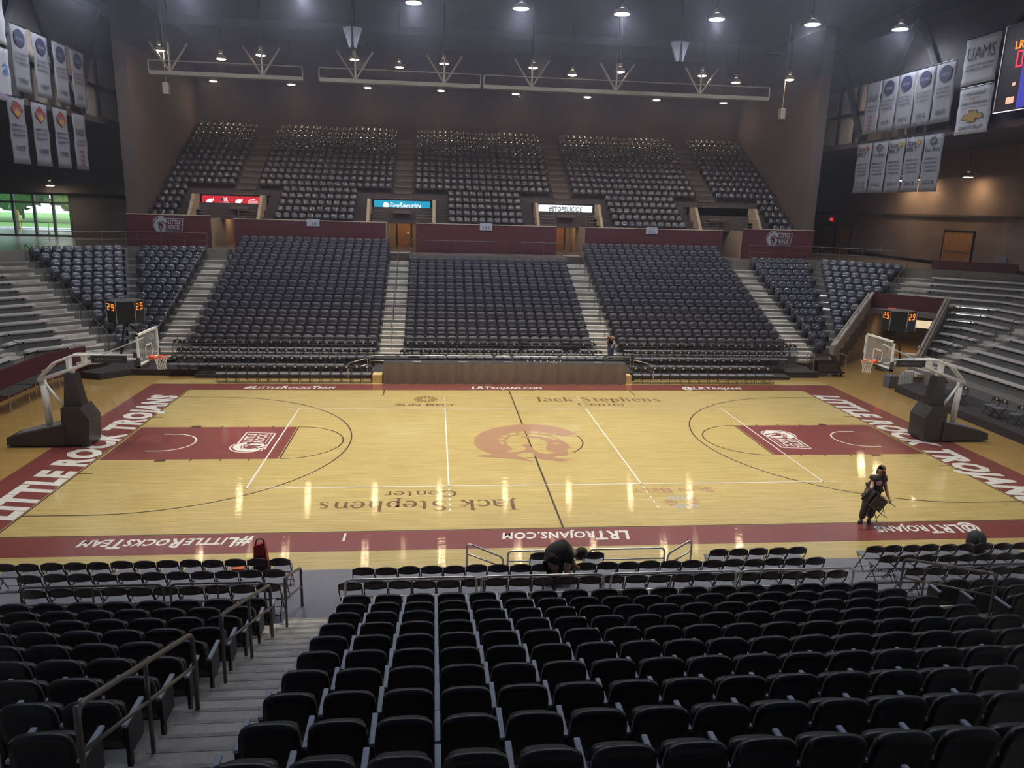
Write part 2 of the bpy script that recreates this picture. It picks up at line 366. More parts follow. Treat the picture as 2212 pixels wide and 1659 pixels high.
_b.inputs['Base Color'].default_value = (.9, .97, .97, 1); _b.inputs['Roughness'].default_value = .03; _b.inputs['Alpha'].default_value = .12; _b.inputs['Specular IOR Level'].default_value = .6
M_CEIL = stripes('corrugated_ceiling', (.08, .10, .17), (.14, .17, .25), 'Y', 2.2)
M_BLACK = mat('black_drape', (.03, .028, .03), .8, 0, .2, 6, .4, 30)
M_BANNER = mat('off_white_banner_cloth', (.20, .195, .215), .8, 0, .04, 5)
M_AD = mat('white_panel_cloth', (.38, .38, .41), .7, 0, .04, 5); M_INK = mat('grey_banner_ink', (.045, .045, .06), .8); M_NAVY = mat('navy_banner_ink', (.018, .02, .06), .8)
M_RED = mat('red_banner_ink', (.22, .03, .02), .8); M_GOLD = mat('gold_banner_ink', (.34, .21, .04), .7)
WOOD = wood_floor(); WOOD2 = wood_floor('apron_maple_floor', (.86, .70, .55))

# ================================================================== bowl geometry
def Bx(j): return 18.77+.294*j
def Yj(j): return 13.2+.8*j
def X2(j): return 22.0+.82*j
WD = (.766, -.643)
def wpt(j, t, s, z=None):
    p = (s*(Bx(j)+t*WD[0]), Yj(j)+t*WD[1]); return p if z is None else (p[0], p[1], z)
def T2(j): return (X2(j)-Bx(j))/WD[0]
def ZT(j): return .72+.32*j
def strip(mb, a0, a1, b1, b0, z0, z1): mb.prism([a0, a1, b1, b0], z0, z1)
YEND = -9.0
# floor and court
fl = struct(MB().box(-31, 31, -14.5, 26, -.3, 0).build('floor', WOOD2), 'light maple basketball floor with maroon borders')
def paintg(name, g, m, lift): return flat(name, place(g[0], g[1], (min(p[0] for p in g[0]), min(p[1] for p in g[0]), 0), (1, 0, 0), (0, 1, 0), lift=lift), m, fl)
LX, LY, OX, OY = 14.325, 7.62, 16.3, 8.78
paintg('court_boards', merge(rect(-OX, OX, -10.04, 9.6)), WOOD, .0008)
paintg('border_band', merge(rect(-OX, -LX-.08, -OY, OY), rect(LX+.08, OX, -OY, OY), rect(-LX-.08, LX+.08, LY+.06, OY), rect(-LX-.08, LX+.08, -OY, -LY-.06)), M_FMAR, .002)
paintg('boundary_line', merge(rect(-LX-.05, -LX, -LY-.05, LY+.05), rect(LX, LX+.05, -LY-.05, LY+.05), rect(-LX, LX, LY, LY+.05), rect(-LX, LX, -LY-.05, -LY)), M_LINED, .003)
FTX = LX-5.79
paintg('key_area', merge(rect(-LX+.06, -FTX-.08, -1.83, 1.83), rect(FTX+.08, LX-.06, -1.83, 1.83)), M_FMAR, .002)
g = [rect(-.03, .03, -LY, LY)]
for s in (-1, 1):
    rx = s*12.75
    g += [arc(rx, 0, 6.32, 90, 270, .05) if s > 0 else arc(rx, 0, 6.32, -90, 90, .05)]
    x0, x1 = sorted((rx, s*LX)); g += [rect(x0, x1, 6.295, 6.345), rect(x0, x1, -6.345, -6.295)]
    g += [arc(s*FTX, 0, 1.83, 90, 270, .05) if s > 0 else arc(s*FTX, 0, 1.83, -90, 90, .05)]
    x0, x1 = sorted((s*FTX, s*(FTX+.05))); g += [rect(x0, x1, -1.83, 1.83)]
    for yy in (1.83, -1.83):
        for d, w_ in ((3.9, .05), (4.8, .05), (2.95, .05)):
            x = s*(LX-d); y0, y1 = sorted((yy, yy+math.copysign(.18, yy))); g += [rect(x-w_/2, x+w_/2, y0, y1)]
        x = s*(LX-2.0); y0, y1 = sorted((yy, yy+math.copysign(.2, yy))); g += [rect(x-.17, x+.17, y0, y1)]
        yy2 = math.copysign(3.1, yy); x0, x1 = sorted((s*LX, s*(LX-.4))); g += [rect(x0, x1, yy2-.025, yy2+.025)]
for x in (-5.73, 5.73): g += [rect(x-.025, x+.025, 6.65, LY)]
g += [arc(0, 0, 1.98, -45, 18, .05), seg2((-.35, -1.9), (.35, -1.95), .03)]
paintg('court_line', merge(*g), M_LINED, .004)
g = [rect(-9.025, 9.025, 4.45, 4.5), rect(-9.025, 9.025, -4.5, -4.45), rect(-9.025, -8.975, -4.5, 4.5), rect(8.975, 9.025, -4.5, 4.5), rect(-3.03, -2.98, -4.5, 4.5), rect(2.98, 3.03, -4.5, 4.5)]
for x in (-3, 3):
    for k in range(5): g += [rect(x-.025, x+.025, 4.72+k*.38, 4.87+k*.38), rect(x-.025, x+.025, -4.87-k*.38, -4.72-k*.38)]
for x in (-9.35, 9.35):
    for y in (4.475, -4.475): g += [rect(x-.1, x+.1, y-.025, y+.025)]
paintg('volleyball_line', merge(*g), M_LINE, .006)
g = []
for s in (-1, 1):
    g += [arc(s*12.75, 0, .95, 90, 270, .06) if s > 0 else arc(s*12.75, 0, .95, -90, 90, .06)]
    x0, x1 = sorted((s*12.75, s*13.15)); g += [rect(x0, x1, .92, .98), rect(x0, x1, -.98, -.92)]
g += [rect(-5.76, -5.7, -8.2, -7.75)]
paintg('restricted_arc', merge(*g), M_LINE, .006)
flat('centre_emblem', place(*EMB, (-2.02, -2.39, 0), (1, 0, 0), (0, 1, 0), lift=.005), M_FEM, fl)
flat('key_logo', place(*LOGO, (-9.22, -1.17, 0), (0, 1, 0), (-1, 0, 0), 2.35, 1.27, lift=.005), M_LINE, fl)
flat('key_logo', place(*LOGO, (9.22, 1.17, 0), (0, -1, 0), (1, 0, 0), 2.35, 1.27, lift=.005), M_LINE, fl)
words('baseline_lettering', 'LITTLE ROCK TROJANS', (-14.5, -6.6, 0), (0, 1, 0), (-1, 0, 0), 13.3, 1.0, M_LINE, fl, .004, bold=.055, shear=.22)
words('baseline_lettering', 'LITTLE ROCK TROJANS', (14.5, 6.75, 0), (0, -1, 0), (1, 0, 0), 13.3, 1.0, M_LINE, fl, .004, bold=.055, shear=.22)
for txt, x0, w_ in (('#LittleRocksTeam', -12.05, 4.05), ('LRTrojans.com', -1.72, 3.35), ('@LRTrojans', 8.45, 3.0)):
    kw = dict(bold=.03, shear=.18, caps=True)
    words('sideline_lettering', txt, (x0, 7.88, 0), (1, 0, 0), (0, 1, 0), w_, .5, M_LINE, fl, .004, **kw)
for txt, x0, w_ in (('#LittleRocksTeam', -8.0, 4.15), ('LRTrojans.com', 1.7, 3.4), ('@LRTrojans', 11.65, 3.05)):
    words('sideline_lettering', txt, (x0, -7.9, 0), (-1, 0, 0), (0, -1, 0), w_, .5, M_LINE, fl, .004, bold=.03, shear=.18, caps=True)
for s in (1, -1):
    X, Y = (s, 0, 0), (0, s, 0)
    words('arena_name_lettering', 'Jack Stephens', (s*.95, s*5.62, 0), X, Y, 5.75, .75, M_FBRN, fl, .004, serif=True)
    words('arena_name_lettering', 'Center', (s*2.78, s*4.86, 0), X, Y, 2.12, .48, M_FBRN, fl, .004, serif=True)
    words('conference_lettering', 'Sun Belt', (-s*5.14, s*4.86, 0), X, Y, 2.58, .38, M_FBRN if s > 0 else M_FEM, fl, .004, caps=True, bold=.02, cx=1.25)
    rays = [[], []]
    for k in range(16):
        a = 2*PI*k/16; d = Vector((math.cos(a), math.sin(a))); n = Vector((-d.y, d.x)); c = Vector((-s*3.84, s*5.98))
        q = [c+d*.17-n*.012, c+d*.17+n*.012, c+d*.52+n*.085, c+d*.52-n*.03]
        rays[(k % 8) in (0, 1, 7)].append(([tuple(v) for v in q], [(0, 1, 2, 3)]))
    paintg('conference_sunburst', merge(*rays[0]), M_FBRN if s > 0 else M_FGREY, .004); paintg('conference_sunburst', merge(*rays[1]), M_FBRN if s > 0 else M_FEM, .004)

# ---- far terraces
VOM = (-17.2, -5.72, 5.78, 17.2); AIS = (-16.6, -5.72, 5.78, 16.8)
mb = MB()
for j in range(0, 13):
    z = ZT(j); a, b = j-.75, j+.26
    xs = [(-Bx(j), -16.35), (-16.35, -5.05), (-5.05, 5.05), (5.05, 16.35), (16.35, Bx(j))]
    for q, (x0, x1) in enumerate(xs):
        if q == 2 and j > 11: continue
        xa0, xa1 = (-Bx(a), x1) if q == 0 else (x0, Bx(a)) if q == 4 else (x0, x1)
        xb0, xb1 = (-Bx(b), x1) if q == 0 else (x0, Bx(b)) if q == 4 else (x0, x1)
        mb.prism([(xa0, Yj(a)), (xa1, Yj(a)), (xb1, Yj(b)), (xb0, Yj(b))], max(0, z-1), z)
    for s in (-1, 1):
        segs = [(0, None)]
        if s == 1 and j < 7: segs = [(0, 'L'), ('R', None)]
        for t0, t1 in segs:
            def TT(v, jj, end):
                if v == 'L': return .31+.37*jj
                if v == 'R': return min(4.3+.35*jj, T2(jj))
                return T2(jj) if v is None else v
            if j < 0: continue
            P = [wpt(a, TT(t0, a, 0), s), wpt(a, TT(t1, a, 1), s), wpt(b, TT(t1, b, 1), s), wpt(b, TT(t0, b, 0), s)]
            if abs(P[0][0]-P[1][0]) > .05: mb.prism(P if s > 0 else P[::-1], z-.3 if s == 1 and 6 < j < 11 else max(0, z-1), z)
        ya, yb = wpt(a, T2(a), s)[1], wpt(b, T2(b), s)[1]
        P = [(s*X2(a), YEND), (s*X2(a), ya), (s*X2(b), yb), (s*X2(b), YEND)]; mb.prism(P if s < 0 else P[::-1], max(0, z-1), z)
for j in (13, 14):
    for x0, x1 in ((-16.35, -6.4), (6.4, 16.35)): mb.prism([(x0, Yj(j-.75)), (x1, Yj(j-.75)), (x1, Yj(j+.26)), (x0, Yj(j+.26))], 3.9, ZT(j))
struct(mb.build('seating_terrace', M_CONC), 'grey concrete seating steps of the far lower bowl')
# aisle half steps
mb = MB()
def halfstep(x0, x1, j):
    mb.box(x0, x1, Yj(j-.75), Yj(j+.25), ZT(j), ZT(j)+.006)
    mb.box(x0, x1, Yj(j-1.25), Yj(j-.75), ZT(j)-.3, ZT(j)-.16)
for j in range(0, 15):
    for x0, x1 in ((-6.3, -5.1), (5.1, 6.3), (-17.5, -16.4), (16.4, 17.5)):
        if j > 12 and abs(x0) > 10: continue
        halfstep(x0, x1, j)
    for s in (-1, 1):
        if s == 1 and j < 8: continue
        if j > 12: continue
        t0, t1 = 1.0+.36*j, 2.55+.366*j; a, b = j-1.25, j-.75
        P = [wpt(a, t0, s), wpt(a, t1, s), wpt(b, t1, s), wpt(b, t0, s)]; mb.prism(P if s > 0 else P[::-1], ZT(j)-.3, ZT(j)-.16)
        P = [wpt(b, t0, s), wpt(b, t1, s), wpt(j+.25, t1, s), wpt(j+.25, t0, s)]; mb.prism(P if s > 0 else P[::-1], ZT(j), ZT(j)+.006)
        ya, yb = 8.85, 9.85
    if j < 12:
        for s in (-1, 1):
            x0, x1 = sorted((s*X2(j-1.25), s*X2(j-.75))); mb.box(x0, x1, 8.85, 9.85, ZT(j)-.3, ZT(j)-.16); x0, x1 = sorted((s*X2(j-.75), s*X2(j+.25))); mb.box(x0, x1, 8.85, 9.85, ZT(j), ZT(j)+.006)
struct(mb.build('aisle_step', M_AISLE), 'pale concrete aisle steps of the far lower bowl')
for x0, x1 in ((-6.4, -5.05), (5.05, 6.4)): struct(MB().box(x0, x1, Yj(13-.75), 25.2, 4, 5.2).build('aisle_landing', M_CARPETB))
# concourse floors
CF = 5.2
mb = MB(); mb.box(-5.05, 5.05, 22.25, 25.2, 4.0, CF)
for s in (-1, 1):
    P = [(s*16.4, Yj(12.25)), (s*Bx(12.25), Yj(12.25)), wpt(12.25, T2(12.25), s), (s*X2(12.25), YEND), (s*50, YEND), (s*50, 45), (s*16.4, 45)]
    mb.prism(P if s > 0 else P[::-1], 4.3, CF)
mb.box(-16.4, 16.4, 24.85, 45, 4.3, CF)
struct(mb.build('concourse_floor', mat('polished_concourse_floor', (.20, .17, .15), .25, 0, .15, .7)), 'polished concourse floor behind the far seats')
# far portable risers
mb = MB()
for (y0, y1, z) in ((9.95, 10.78, .17), (10.78, 11.55, .42), (11.55, 12.6, .67)):
    mb.box(-14.8, -6.55, y0, y1, 0, z); mb.box(6.55, 14.8, y0, y1, 0, z); mb.box(-6.5, 6.5, 9.62 if z < .6 and y0 < 10.7 else y0, y1, 0, max(z, .42))
for s in (-1, 1):
    P = [(s*19.9, 9.86), (s*18.9, 9.5), (s*17.84, 10.5), (s*14.85, 10.42), (s*14.85, 12.6), (s*18.6, 12.6)] if s < 0 else [(14.85, 10.42), (16.6, 10.45), (16.6, 12.6), (14.85, 12.6)]
    mb.prism(P, 0, .3)
struct(mb.build('far_riser', [M_PLATS]), 'dark portable riser platforms along the far sideline')
# near stand
NY = lambda i: -14.2-.8*i
NZ = lambda i: .96+.305*i
mb = MB()
for i in range(0, 13): mb.box(-19, 19, NY(i)-.21, NY(i)+.6, max(.0, NZ(i)-.9), NZ(i))
mb.box(-19, 19, -45, NY(12)-.21, 4, NZ(12))
struct(mb.build('near_terrace', M_AISLE), 'grey concrete terrace under the near seats')
mb = MB()
for i in range(-1, 13):
    for x0, x1 in ((-6.2, -5.05), (4.72, 5.9)): mb.box(x0, x1, NY(i)-.2+.78, NY(i)+1.0, NZ(i)-.3, NZ(i)-.15) if i >= 0 else None
struct(mb.build('near_aisle_step', M_AISLE), 'pale concrete steps of the near aisles')
mb = MB()
for i in range(0, 13):  # dark edge strips added where the lighting alone leaves steps undistinguished
    for x0, x1 in ((-6.18, -5.07), (4.74, 5.88)):
        mb.box(x0, x1, NY(i)+.55, NY(i)+.603, NZ(i)-.04, NZ(i)+.004); mb.box(x0, x1, NY(i)+.95, NY(i)+1.003, NZ(i)-.19, NZ(i)-.146)
struct(mb.build('step_edge_strip', mat('dark_step_edge', (.42, .375, .325), .8, 0, .2, 4)), 'darker strips added along the near aisle step edges')
mb = MB()
for (y0, y1, z) in ((-11.25, -10.05, .17), (-12.25, -11.25, .42), (-13.62, -12.25, .67)): mb.box(-19, 19, y0, y1, 0, z)
struct(mb.build('near_riser', M_PLAT), 'grey portable riser platforms along the near sideline')
# ---- upper bowl
UY = lambda i: 26.0+.8*i
UZ = lambda i: 6.72+.443*i
def clear_of_vom(x0, x1, half, at=VOM):
    out = [(x0, x1)]
    for xa in at:
        nxt = []
        for a, b in out:
            if b <= xa-half or a >= xa+half: nxt.append((a, b)); continue
            if a < xa-half: nxt.append((a, xa-half))
            if b > xa+half: nxt.append((xa+half, b))
        out = nxt
    return out
mb = MB()
for i in range(0, 16):
    for a, b in (clear_of_vom(-22.35, 22.35, 2.1) if i <= 2 else [(-22.35, 22.35)]):
        mb.box(a, b, UY(i)-.6, UY(i)+.21 if i < 15 else 39.2, UZ(i)-1.1, UZ(i))
struct(mb.build('upper_terrace', M_CARPETB), 'dark stepped terrace of the upper bowl')
mb = MB()
for i in range(3, 16):
    for xa in AIS: mb.box(xa-.62, xa+.62, UY(i)-1.0, UY(i)-.6, UZ(i)-.4, UZ(i)-.2)
struct(mb.build('upper_aisle_step', mat('worn_brown_steps', (.13, .095, .075), .85, 0, .1, 3)), 'brown upper aisle steps')
mb = MB()
for a, b in ((-16.45, -5.72-1.0), (-5.72+1.0, 5.78-1.0), (5.78+1.0, 16.45)): mb.box(a, b, 25.2, 25.38, CF, 7.05)
mb.box(-23.1, -17.95, 25.2, 25.38, CF, 7.2); mb.box(17.95, 23.1, 25.2, 25.38, CF, 7.2)
w1 = struct(mb.build('wall_far', M_MAR), 'maroon parapet wall between the lower and upper bowls')
mb = MB()
for a, b in ((-16.45, -6.72), (-4.72, 4.78), (6.78, 16.45)): mb.box(a, b, 25.16, 25.42, 7.05, 7.1)
mb.box(-23.1, -17.95, 25.16, 25.42, 7.2, 7.25); mb.box(17.95, 23.1, 25.16, 25.42, 7.2, 7.25)
struct(mb.build('trim_1', mat('tan_wall_cap', (.55, .42, .32), .6)), 'tan cap along the maroon parapet')
for x in (-20.55, 20.57): flat('wall_logo', place(*LOGO, (x-.95, 25.19, 6.1), (1, 0, 0), (0, 0, 1), 1.9, 1.03, lift=.004), M_AD, w1)
mb = MB()
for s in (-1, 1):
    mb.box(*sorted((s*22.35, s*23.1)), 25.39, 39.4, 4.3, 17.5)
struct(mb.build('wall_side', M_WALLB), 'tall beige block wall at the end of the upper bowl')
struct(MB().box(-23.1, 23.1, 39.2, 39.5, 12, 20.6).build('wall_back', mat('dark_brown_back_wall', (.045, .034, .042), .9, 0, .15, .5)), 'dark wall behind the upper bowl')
cl = struct(MB().box(-52, 52, -46, 46, 20.5, 20.8).build('ceiling', M_CEIL), 'dark corrugated metal ceiling')
mb = MB()
for y in (-20, -8, 3, 11, 32): mb.box(-50, 50, y-.12, y+.12, 20.0, 20.5)
struct(mb.build('trim_2', mat('roof_joist_steel', (.10, .11, .14), .5, .3)), 'steel roof joists running across the ceiling')
# enclosing walls
mb = MB(); mb.box(-52, 52, -46.3, -46, 0, 20.6); mb.box(31.2, 31.5, 8, 45, CF, 8.5); mb.box(31.35, 31.65, -46, 45, 8.5, 20.6); mb.box(40, 40.3, -46, 8, CF, 8.6)
mb.box(23.1, 31.3, 45, 45.3, CF, 20.6)
struct(mb.build('wall_right', mat('tan_concourse_wall', (.24, .165, .13), .85, 0, .06, 1)), 'beige concourse wall on the right')
mb = MB(); mb.box(-52.3, -52, -46, 46, 0, 20.6)
for a, b, z0, z1 in ((-52, -36.9, CF, 8.35), (-30.5, -22.4, CF, 13), (-52, -22.4, 8.35, 20.6)): mb.box(a, b, 34.2, 34.5, z0, z1)
mb.box(-23.2, 23.2, 45, 45.3, CF, 20.6); mb.box(-23.2, -22.4, 34.2, 45.2, CF, 20.6)
struct(mb.build('wall_left', M_WALLG), 'dark grey concourse wall on the left')
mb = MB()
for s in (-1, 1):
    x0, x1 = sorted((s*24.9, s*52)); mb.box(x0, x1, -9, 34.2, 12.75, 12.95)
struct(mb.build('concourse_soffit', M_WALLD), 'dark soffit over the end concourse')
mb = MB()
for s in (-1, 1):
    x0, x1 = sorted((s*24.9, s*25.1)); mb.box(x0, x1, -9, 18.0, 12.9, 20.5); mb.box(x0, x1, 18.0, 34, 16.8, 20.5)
    mb.box(*sorted((s*23.1, s*25.0)), 30, 30.3, 12.9, 20.5); mb.box(*sorted((s*22.35, s*23.1)), 25.39, 45, 17.5, 20.6)  # last box: top of the side wall, its fade into shade put in colour
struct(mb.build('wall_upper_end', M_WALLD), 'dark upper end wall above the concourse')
mb = MB()
for s in (-1, 1):
    x0, x1 = sorted((s*24.95, s*25.1)); mb.box(x0, x1, 18.0, 30, 12.9, 16.8)
struct(mb.build('wall_upper_panel', mat('pale_wall_panel', (.50, .42, .34), .8, 0, .05, 1)), 'pale panels behind the end truss')
# vomitories
M_SPILL = mat('tan_passage_wall', (.42, .31, .20), .8, 0, .06, 2)
for k, xa in enumerate(VOM):
    mb = MB(); pw_ = .75 if abs(xa) > 10 else 1.0
    mb.box(xa-pw_-.12, xa-pw_, 25.39, 31, CF, 7.05); mb.box(xa+pw_, xa+pw_+.12, 25.39, 31, CF, 7.05)
    mb.box(xa-2.3, xa+2.3, 31, 31.2, CF, 8.0); mb.box(xa-2.3, xa-2.1, 27.0, 31, 6.6, 8.6); mb.box(xa+2.1, xa+2.3, 27.0, 31, 6.6, 8.6)
    mb.hull8([(xa-2.3, 25.5, 6.7), (xa-2.1, 25.5, 6.7), (xa-2.1, 27, 6.7), (xa-2.3, 27, 6.7)], [(xa-2.3, 25.5, 7.0), (xa-2.1, 25.5, 7.0), (xa-2.1, 27, 8.6), (xa-2.3, 27, 8.6)])
    mb.hull8([(xa+2.1, 25.5, 6.7), (xa+2.3, 25.5, 6.7), (xa+2.3, 27, 6.7), (xa+2.1, 27, 6.7)], [(xa+2.1, 25.5, 7.0), (xa+2.3, 25.5, 7.0), (xa+2.3, 27, 8.6), (xa+2.1, 27, 8.6)])
    mb.box(xa-2.3, xa+2.3, 28.05, 31.2, 8.0, 8.6); mb.box(xa-2.12, xa+2.12, 28.05, 28.2, 7.75, 8.6)
    mb.box(xa-2.1, xa-pw_-.12, 25.39, 31, 6.5, 6.68); mb.box(xa+pw_+.12, xa+2.1, 25.39, 31, 6.5, 6.68)
    struct(mb.build('passage_wall', M_SPILL), 'tan entry passage through the far stand')
    d = struct(MB().box(xa-.48, xa+.48, 30.92, 31.0, CF, 7.35).build(f'door_{k+1}', M_DOOR), 'orange wooden door at the end of the passage')
    MB().box(xa-.56, xa-.48, 30.9, 31, CF, 7.45).box(xa+.48, xa+.56, 30.9, 31, CF, 7.45).box(xa-.56, xa+.56, 30.9, 31, 7.35, 7.45).build('door_frame', M_FRAME, d)
    MB().tube([(xa+.36, 30.86, 6.2), (xa+.24, 30.86, 6.2)], .02).build('door_handle', M_RAIL, d)
# right concourse doors, wall trim
for k, (y0, y1) in enumerate(((37.1, 39.1), (34.6, 36.7), (19.9, 22.7))):
    d = struct(MB().box(31.1, 31.2, y0, y1, CF, 7.45).build(f'door_{k+5}', M_DOOR), 'orange wooden concourse door')
    MB().box(31.08, 31.2, y0-.09, y0, CF, 7.55).box(31.08, 31.2, y1, y1+.09, CF, 7.55).box(31.08, 31.2, y0-.09, y1+.09, 7.45, 7.55).build('door_frame', M_FRAME, d)
    MB().box(31.0, 31.09, y0+.15, y1-.15, 6.15, 6.22).build('push_bar', M_RAIL, d)
struct(MB().box(31.1, 31.2, 8, 45, 8.4, 8.55).build('trim_3', M_CARPETB)); struct(MB().box(31.12, 31.2, 8, 45, CF, CF+.2).build('baseboard_right', M_FRAME))
# window wall on the left
mb = MB(); xs = [-36.9, -34.5, -33.05, -31.7, -30.5]
for x in xs: mb.box(x-.08, x+.08, 34.15, 34.35, CF, 8.35)
for z in (CF+.08, 7.68, 8.3): mb.box(-36.9, -30.5, 34.15, 34.35, z-.07, z+.07)
wn = struct(mb.build('window_1', mat('dark_green_frame', (.06, .10, .10), .5)), 'tall glazed entrance wall looking outside')
MB().box(-36.85, -30.55, 34.24, 34.26, CF, 8.3).build('pane', M_GLASS, wn)
struct(MB().box(-52, -22.4, 33.4, 34.2, 8.4, 12.8).build('wall_left_fascia', M_WALLG), 'dark fascia above the glazed entrance')
# outside
struct(MB().box(-90, -15, 34.5, 110, 4.3, 5.1).build('lawn', mat('lawn_grass', (.16, .34, .08), .9, 0, .3, 4)), 'sunlit lawn outside')
struct(MB().box(-80, -20, 44, 52, 5.1, 5.13).build('road', mat('pale_road', (.62, .62, .66), .9, 0, .05, 2)), 'pale road outside')

# ================================================================== labels
ORD = ['first', 'second', 'third', 'fourth', 'fifth', 'sixth', 'seventh', 'eighth', 'ninth', 'tenth', 'eleventh', 'twelfth', 'thirteenth', 'fourteenth', 'fifteenth', 'sixteenth', 'seventeenth', 'eighteenth', 'nineteenth', 'twentieth', 'twenty-first', 'twenty-second', 'twenty-third', 'twenty-fourth', 'twenty-fifth', 'twenty-sixth']
# ================================================================== padded flip-up seats
def padded(wd, z0, z1, y0, y1, th, arch, n=9, m=6, pinch=.0, pw=3):
    P = []
    for i in range(n):
        a = -1+2*i/(n-1); col = []
        for j in range(m):
            b = j/(m-1); z = z0+(z1-z0-arch*abs(a)**pw)*b
            wx = wd*(1-pinch*(1-b))*(1-.16*max(0, b-.75)*4*abs(a)**2*.5)
            y = y0+(y1-y0)*b-.03*a*a*(1 if th > 0 else -1)*.6
            col.append((a*wx, y, z))
        P.append(col)
    mb = MB().grid(P, (0, th, 0)); es = [e for e in mb.b.edges if len(e.link_faces) == 2 and e.calc_face_angle(0) > .6]
    bmesh.ops.recalc_face_normals(mb.b, faces=mb.b.faces)
    bmesh.ops.bevel(mb.b, geom=es, offset=abs(th)*.36, segments=2, affect='EDGES', profile=.5)
    return mb
def make_seat():
    t = thing('arena_seat', 'seat', 'seat')
    link('backrest', padded(.243, .34, .87, .03, -.075, .065, .045, n=11, pw=4.5).mesh('backrest', M_SEATB, True), t)
    link('seat_pan', padded(.205, .38, .715, .10, .12, .085, .02, n=11, pw=6).mesh('seat_pan', M_SEATB, True), t)
    mb = MB(); mb.box(-.296, -.246, -.03, .37, .60, .632, bev=.008)
    link('armrest', mb.mesh('armrest', M_ARM), t)
    mb = MB(); mb.box(-.288, -.252, -.02, .30, .28, .60); mb.box(-.285, -.255, -.03, .05, 0, .3); mb.box(-.290, -.245, -.06, .16, 0, .02); mb.box(-.25, .25, .05, .10, .30, .36)
    link('stanchion', mb.mesh('stanchion', M_FRAME), t)
    return t
proto = make_seat(); used = False
ENDARM = MB().box(.245, .295, -.06, .36, .60, .632, bev=.008).mesh('armrest', M_ARM)
ENDST = MB().box(.252, .288, -.02, .30, .28, .60).box(.255, .285, -.03, .05, 0, .3).mesh('stanchion', M_FRAME)
def put(proto_, state, loc, rz, label, group):
    if not state.get('used'):
        state['used'] = True; proto_.location = loc; proto_.rotation_euler.z = rz; proto_['label'] = label; proto_['group'] = group; return proto_
    return dup(proto_, loc, rz, label, group)
st = {}; n_seat = 0
near = []
for i in range(0, 12):
    for k in range(18): near.append((i, k, -5.03+.27+.5406*k, 'c', k == 17))
    for k in range(12): near.append((i, k, -6.22-.27-.5406*k, 'l', k == 0))
    for k in range(8): near.append((i, k, 5.95+.27+.5406*k, 'r', False))
near = [q for q in near if inframe((q[2], NY(q[0]), NZ(q[0])+.8), 45)]
near.sort(key=lambda q: (Vector((q[2], NY(q[0]), NZ(q[0])))-CAM).length)
far_extra = [q for q in near[300:]]; near = near[:300]; first = True
base = proto
for (i, k, x, sec, last) in near:
    row = ORD[i]+' row up'
    lab = {'c': f'black padded seat, {row}, {ORD[k]} seat right of the pale stair', 'l': f'black padded seat, {row}, {ORD[k]} seat left of the steel stair rail', 'r': f'black padded seat, {row}, {ORD[k]} seat past the right-hand aisle'}[sec]
    o = put(proto, st, (x, NY(i), NZ(i)), 0, lab, 'black padded seats in the near stand')
    if last: link('armrest', ENDARM, o); link('stanchion', ENDST, o)
# one mesh of many copies (only for what lies beyond the first 300)
def crowd(name, protos, spots, label, cat, kindlabel='stuff'):
    V, F, MI, mats = [], [], [], []
    for me in protos:
        for m_ in me.materials:
            if m_ not in mats: mats.append(m_)
    for (x, y, z, rz) in spots:
        c, s = math.cos(rz), math.sin(rz)
        for me in protos:
            o = len(V); V += [(x+v.co.x*c-v.co.y*s, y+v.co.x*s+v.co.y*c, z+v.co.z) for v in me.vertices]
            F += [tuple(q+o for q in p.vertices) for p in me.polygons]; MI += [mats.index(me.materials[p.material_index]) for p in me.polygons]
    me = bpy.data.meshes.new(name); me.from_pydata(V, [], F)
    for m_ in mats: me.materials.append(m_)
    me.polygons.foreach_set('material_index', MI); me.polygons.foreach_set('use_smooth', [True]*len(F))
    o = link(name, me); tag(o, label, cat, kind='stuff'); return o
pb = padded(.25, .30, .86, .03, -.09, .06, .06, 7, 5).mesh('pb', M_SEATG, True)
pp = padded(.205, .30, .62, .11, .15, .08, .03, 5, 4).mesh('pp', M_SEATG, True)
pa = MB().box(-.295, -.255, -.05, .3, .58, .61).box(-.29, -.26, -.02, .05, 0, .58).mesh('pa', M_FRAME)
spots = []
for j in range(0, 12):
    for k in range(18): spots.append((-5.05+.28+.5567*k, Yj(j), ZT(j), PI))
for j in range(0, 15):
    if j == 14: z_ = ZT(13)+.32
    for s in (-1, 1):
        n = 17
        for k in range(n):
            x = s*(6.42+.28+.5567*k)
            if k*.5567+6.7 < 16.2: spots.append((x, Yj(j), ZT(j), PI))
spots += [(q[2], NY(q[0]), NZ(q[0]), 0) for q in far_extra]
crowd('lower_bowl_seats', [pb, pp, pa], spots, 'rows of charcoal padded seats filling the lower bowl across the court', 'seats')
# upper bowl plastic seats
ub = padded(.235, .30, .82, .02, -.06, .03, .05, 5, 4).mesh('ub', M_PLASTD, True)
up_ = padded(.215, .30, .66, .10, .16, .05, .02, 4, 3).mesh('up', M_PLASTD, True)
spots = []
for i in range(0, 16):
    for a, b in clear_of_vom(-22.2, 22.2, 3.0 if i <= 4 else .72, VOM if i <= 4 else AIS):
        n = int((b-a)/.52); o_ = (b-a-n*.52)/2
        for k in range(n): spots.append((a+o_+.26+.52*k, UY(i)+.05, UZ(i), PI))
crowd('upper_bowl_seats', [ub, up_], spots, 'dark glossy plastic seats filling the upper bowl', 'seats')
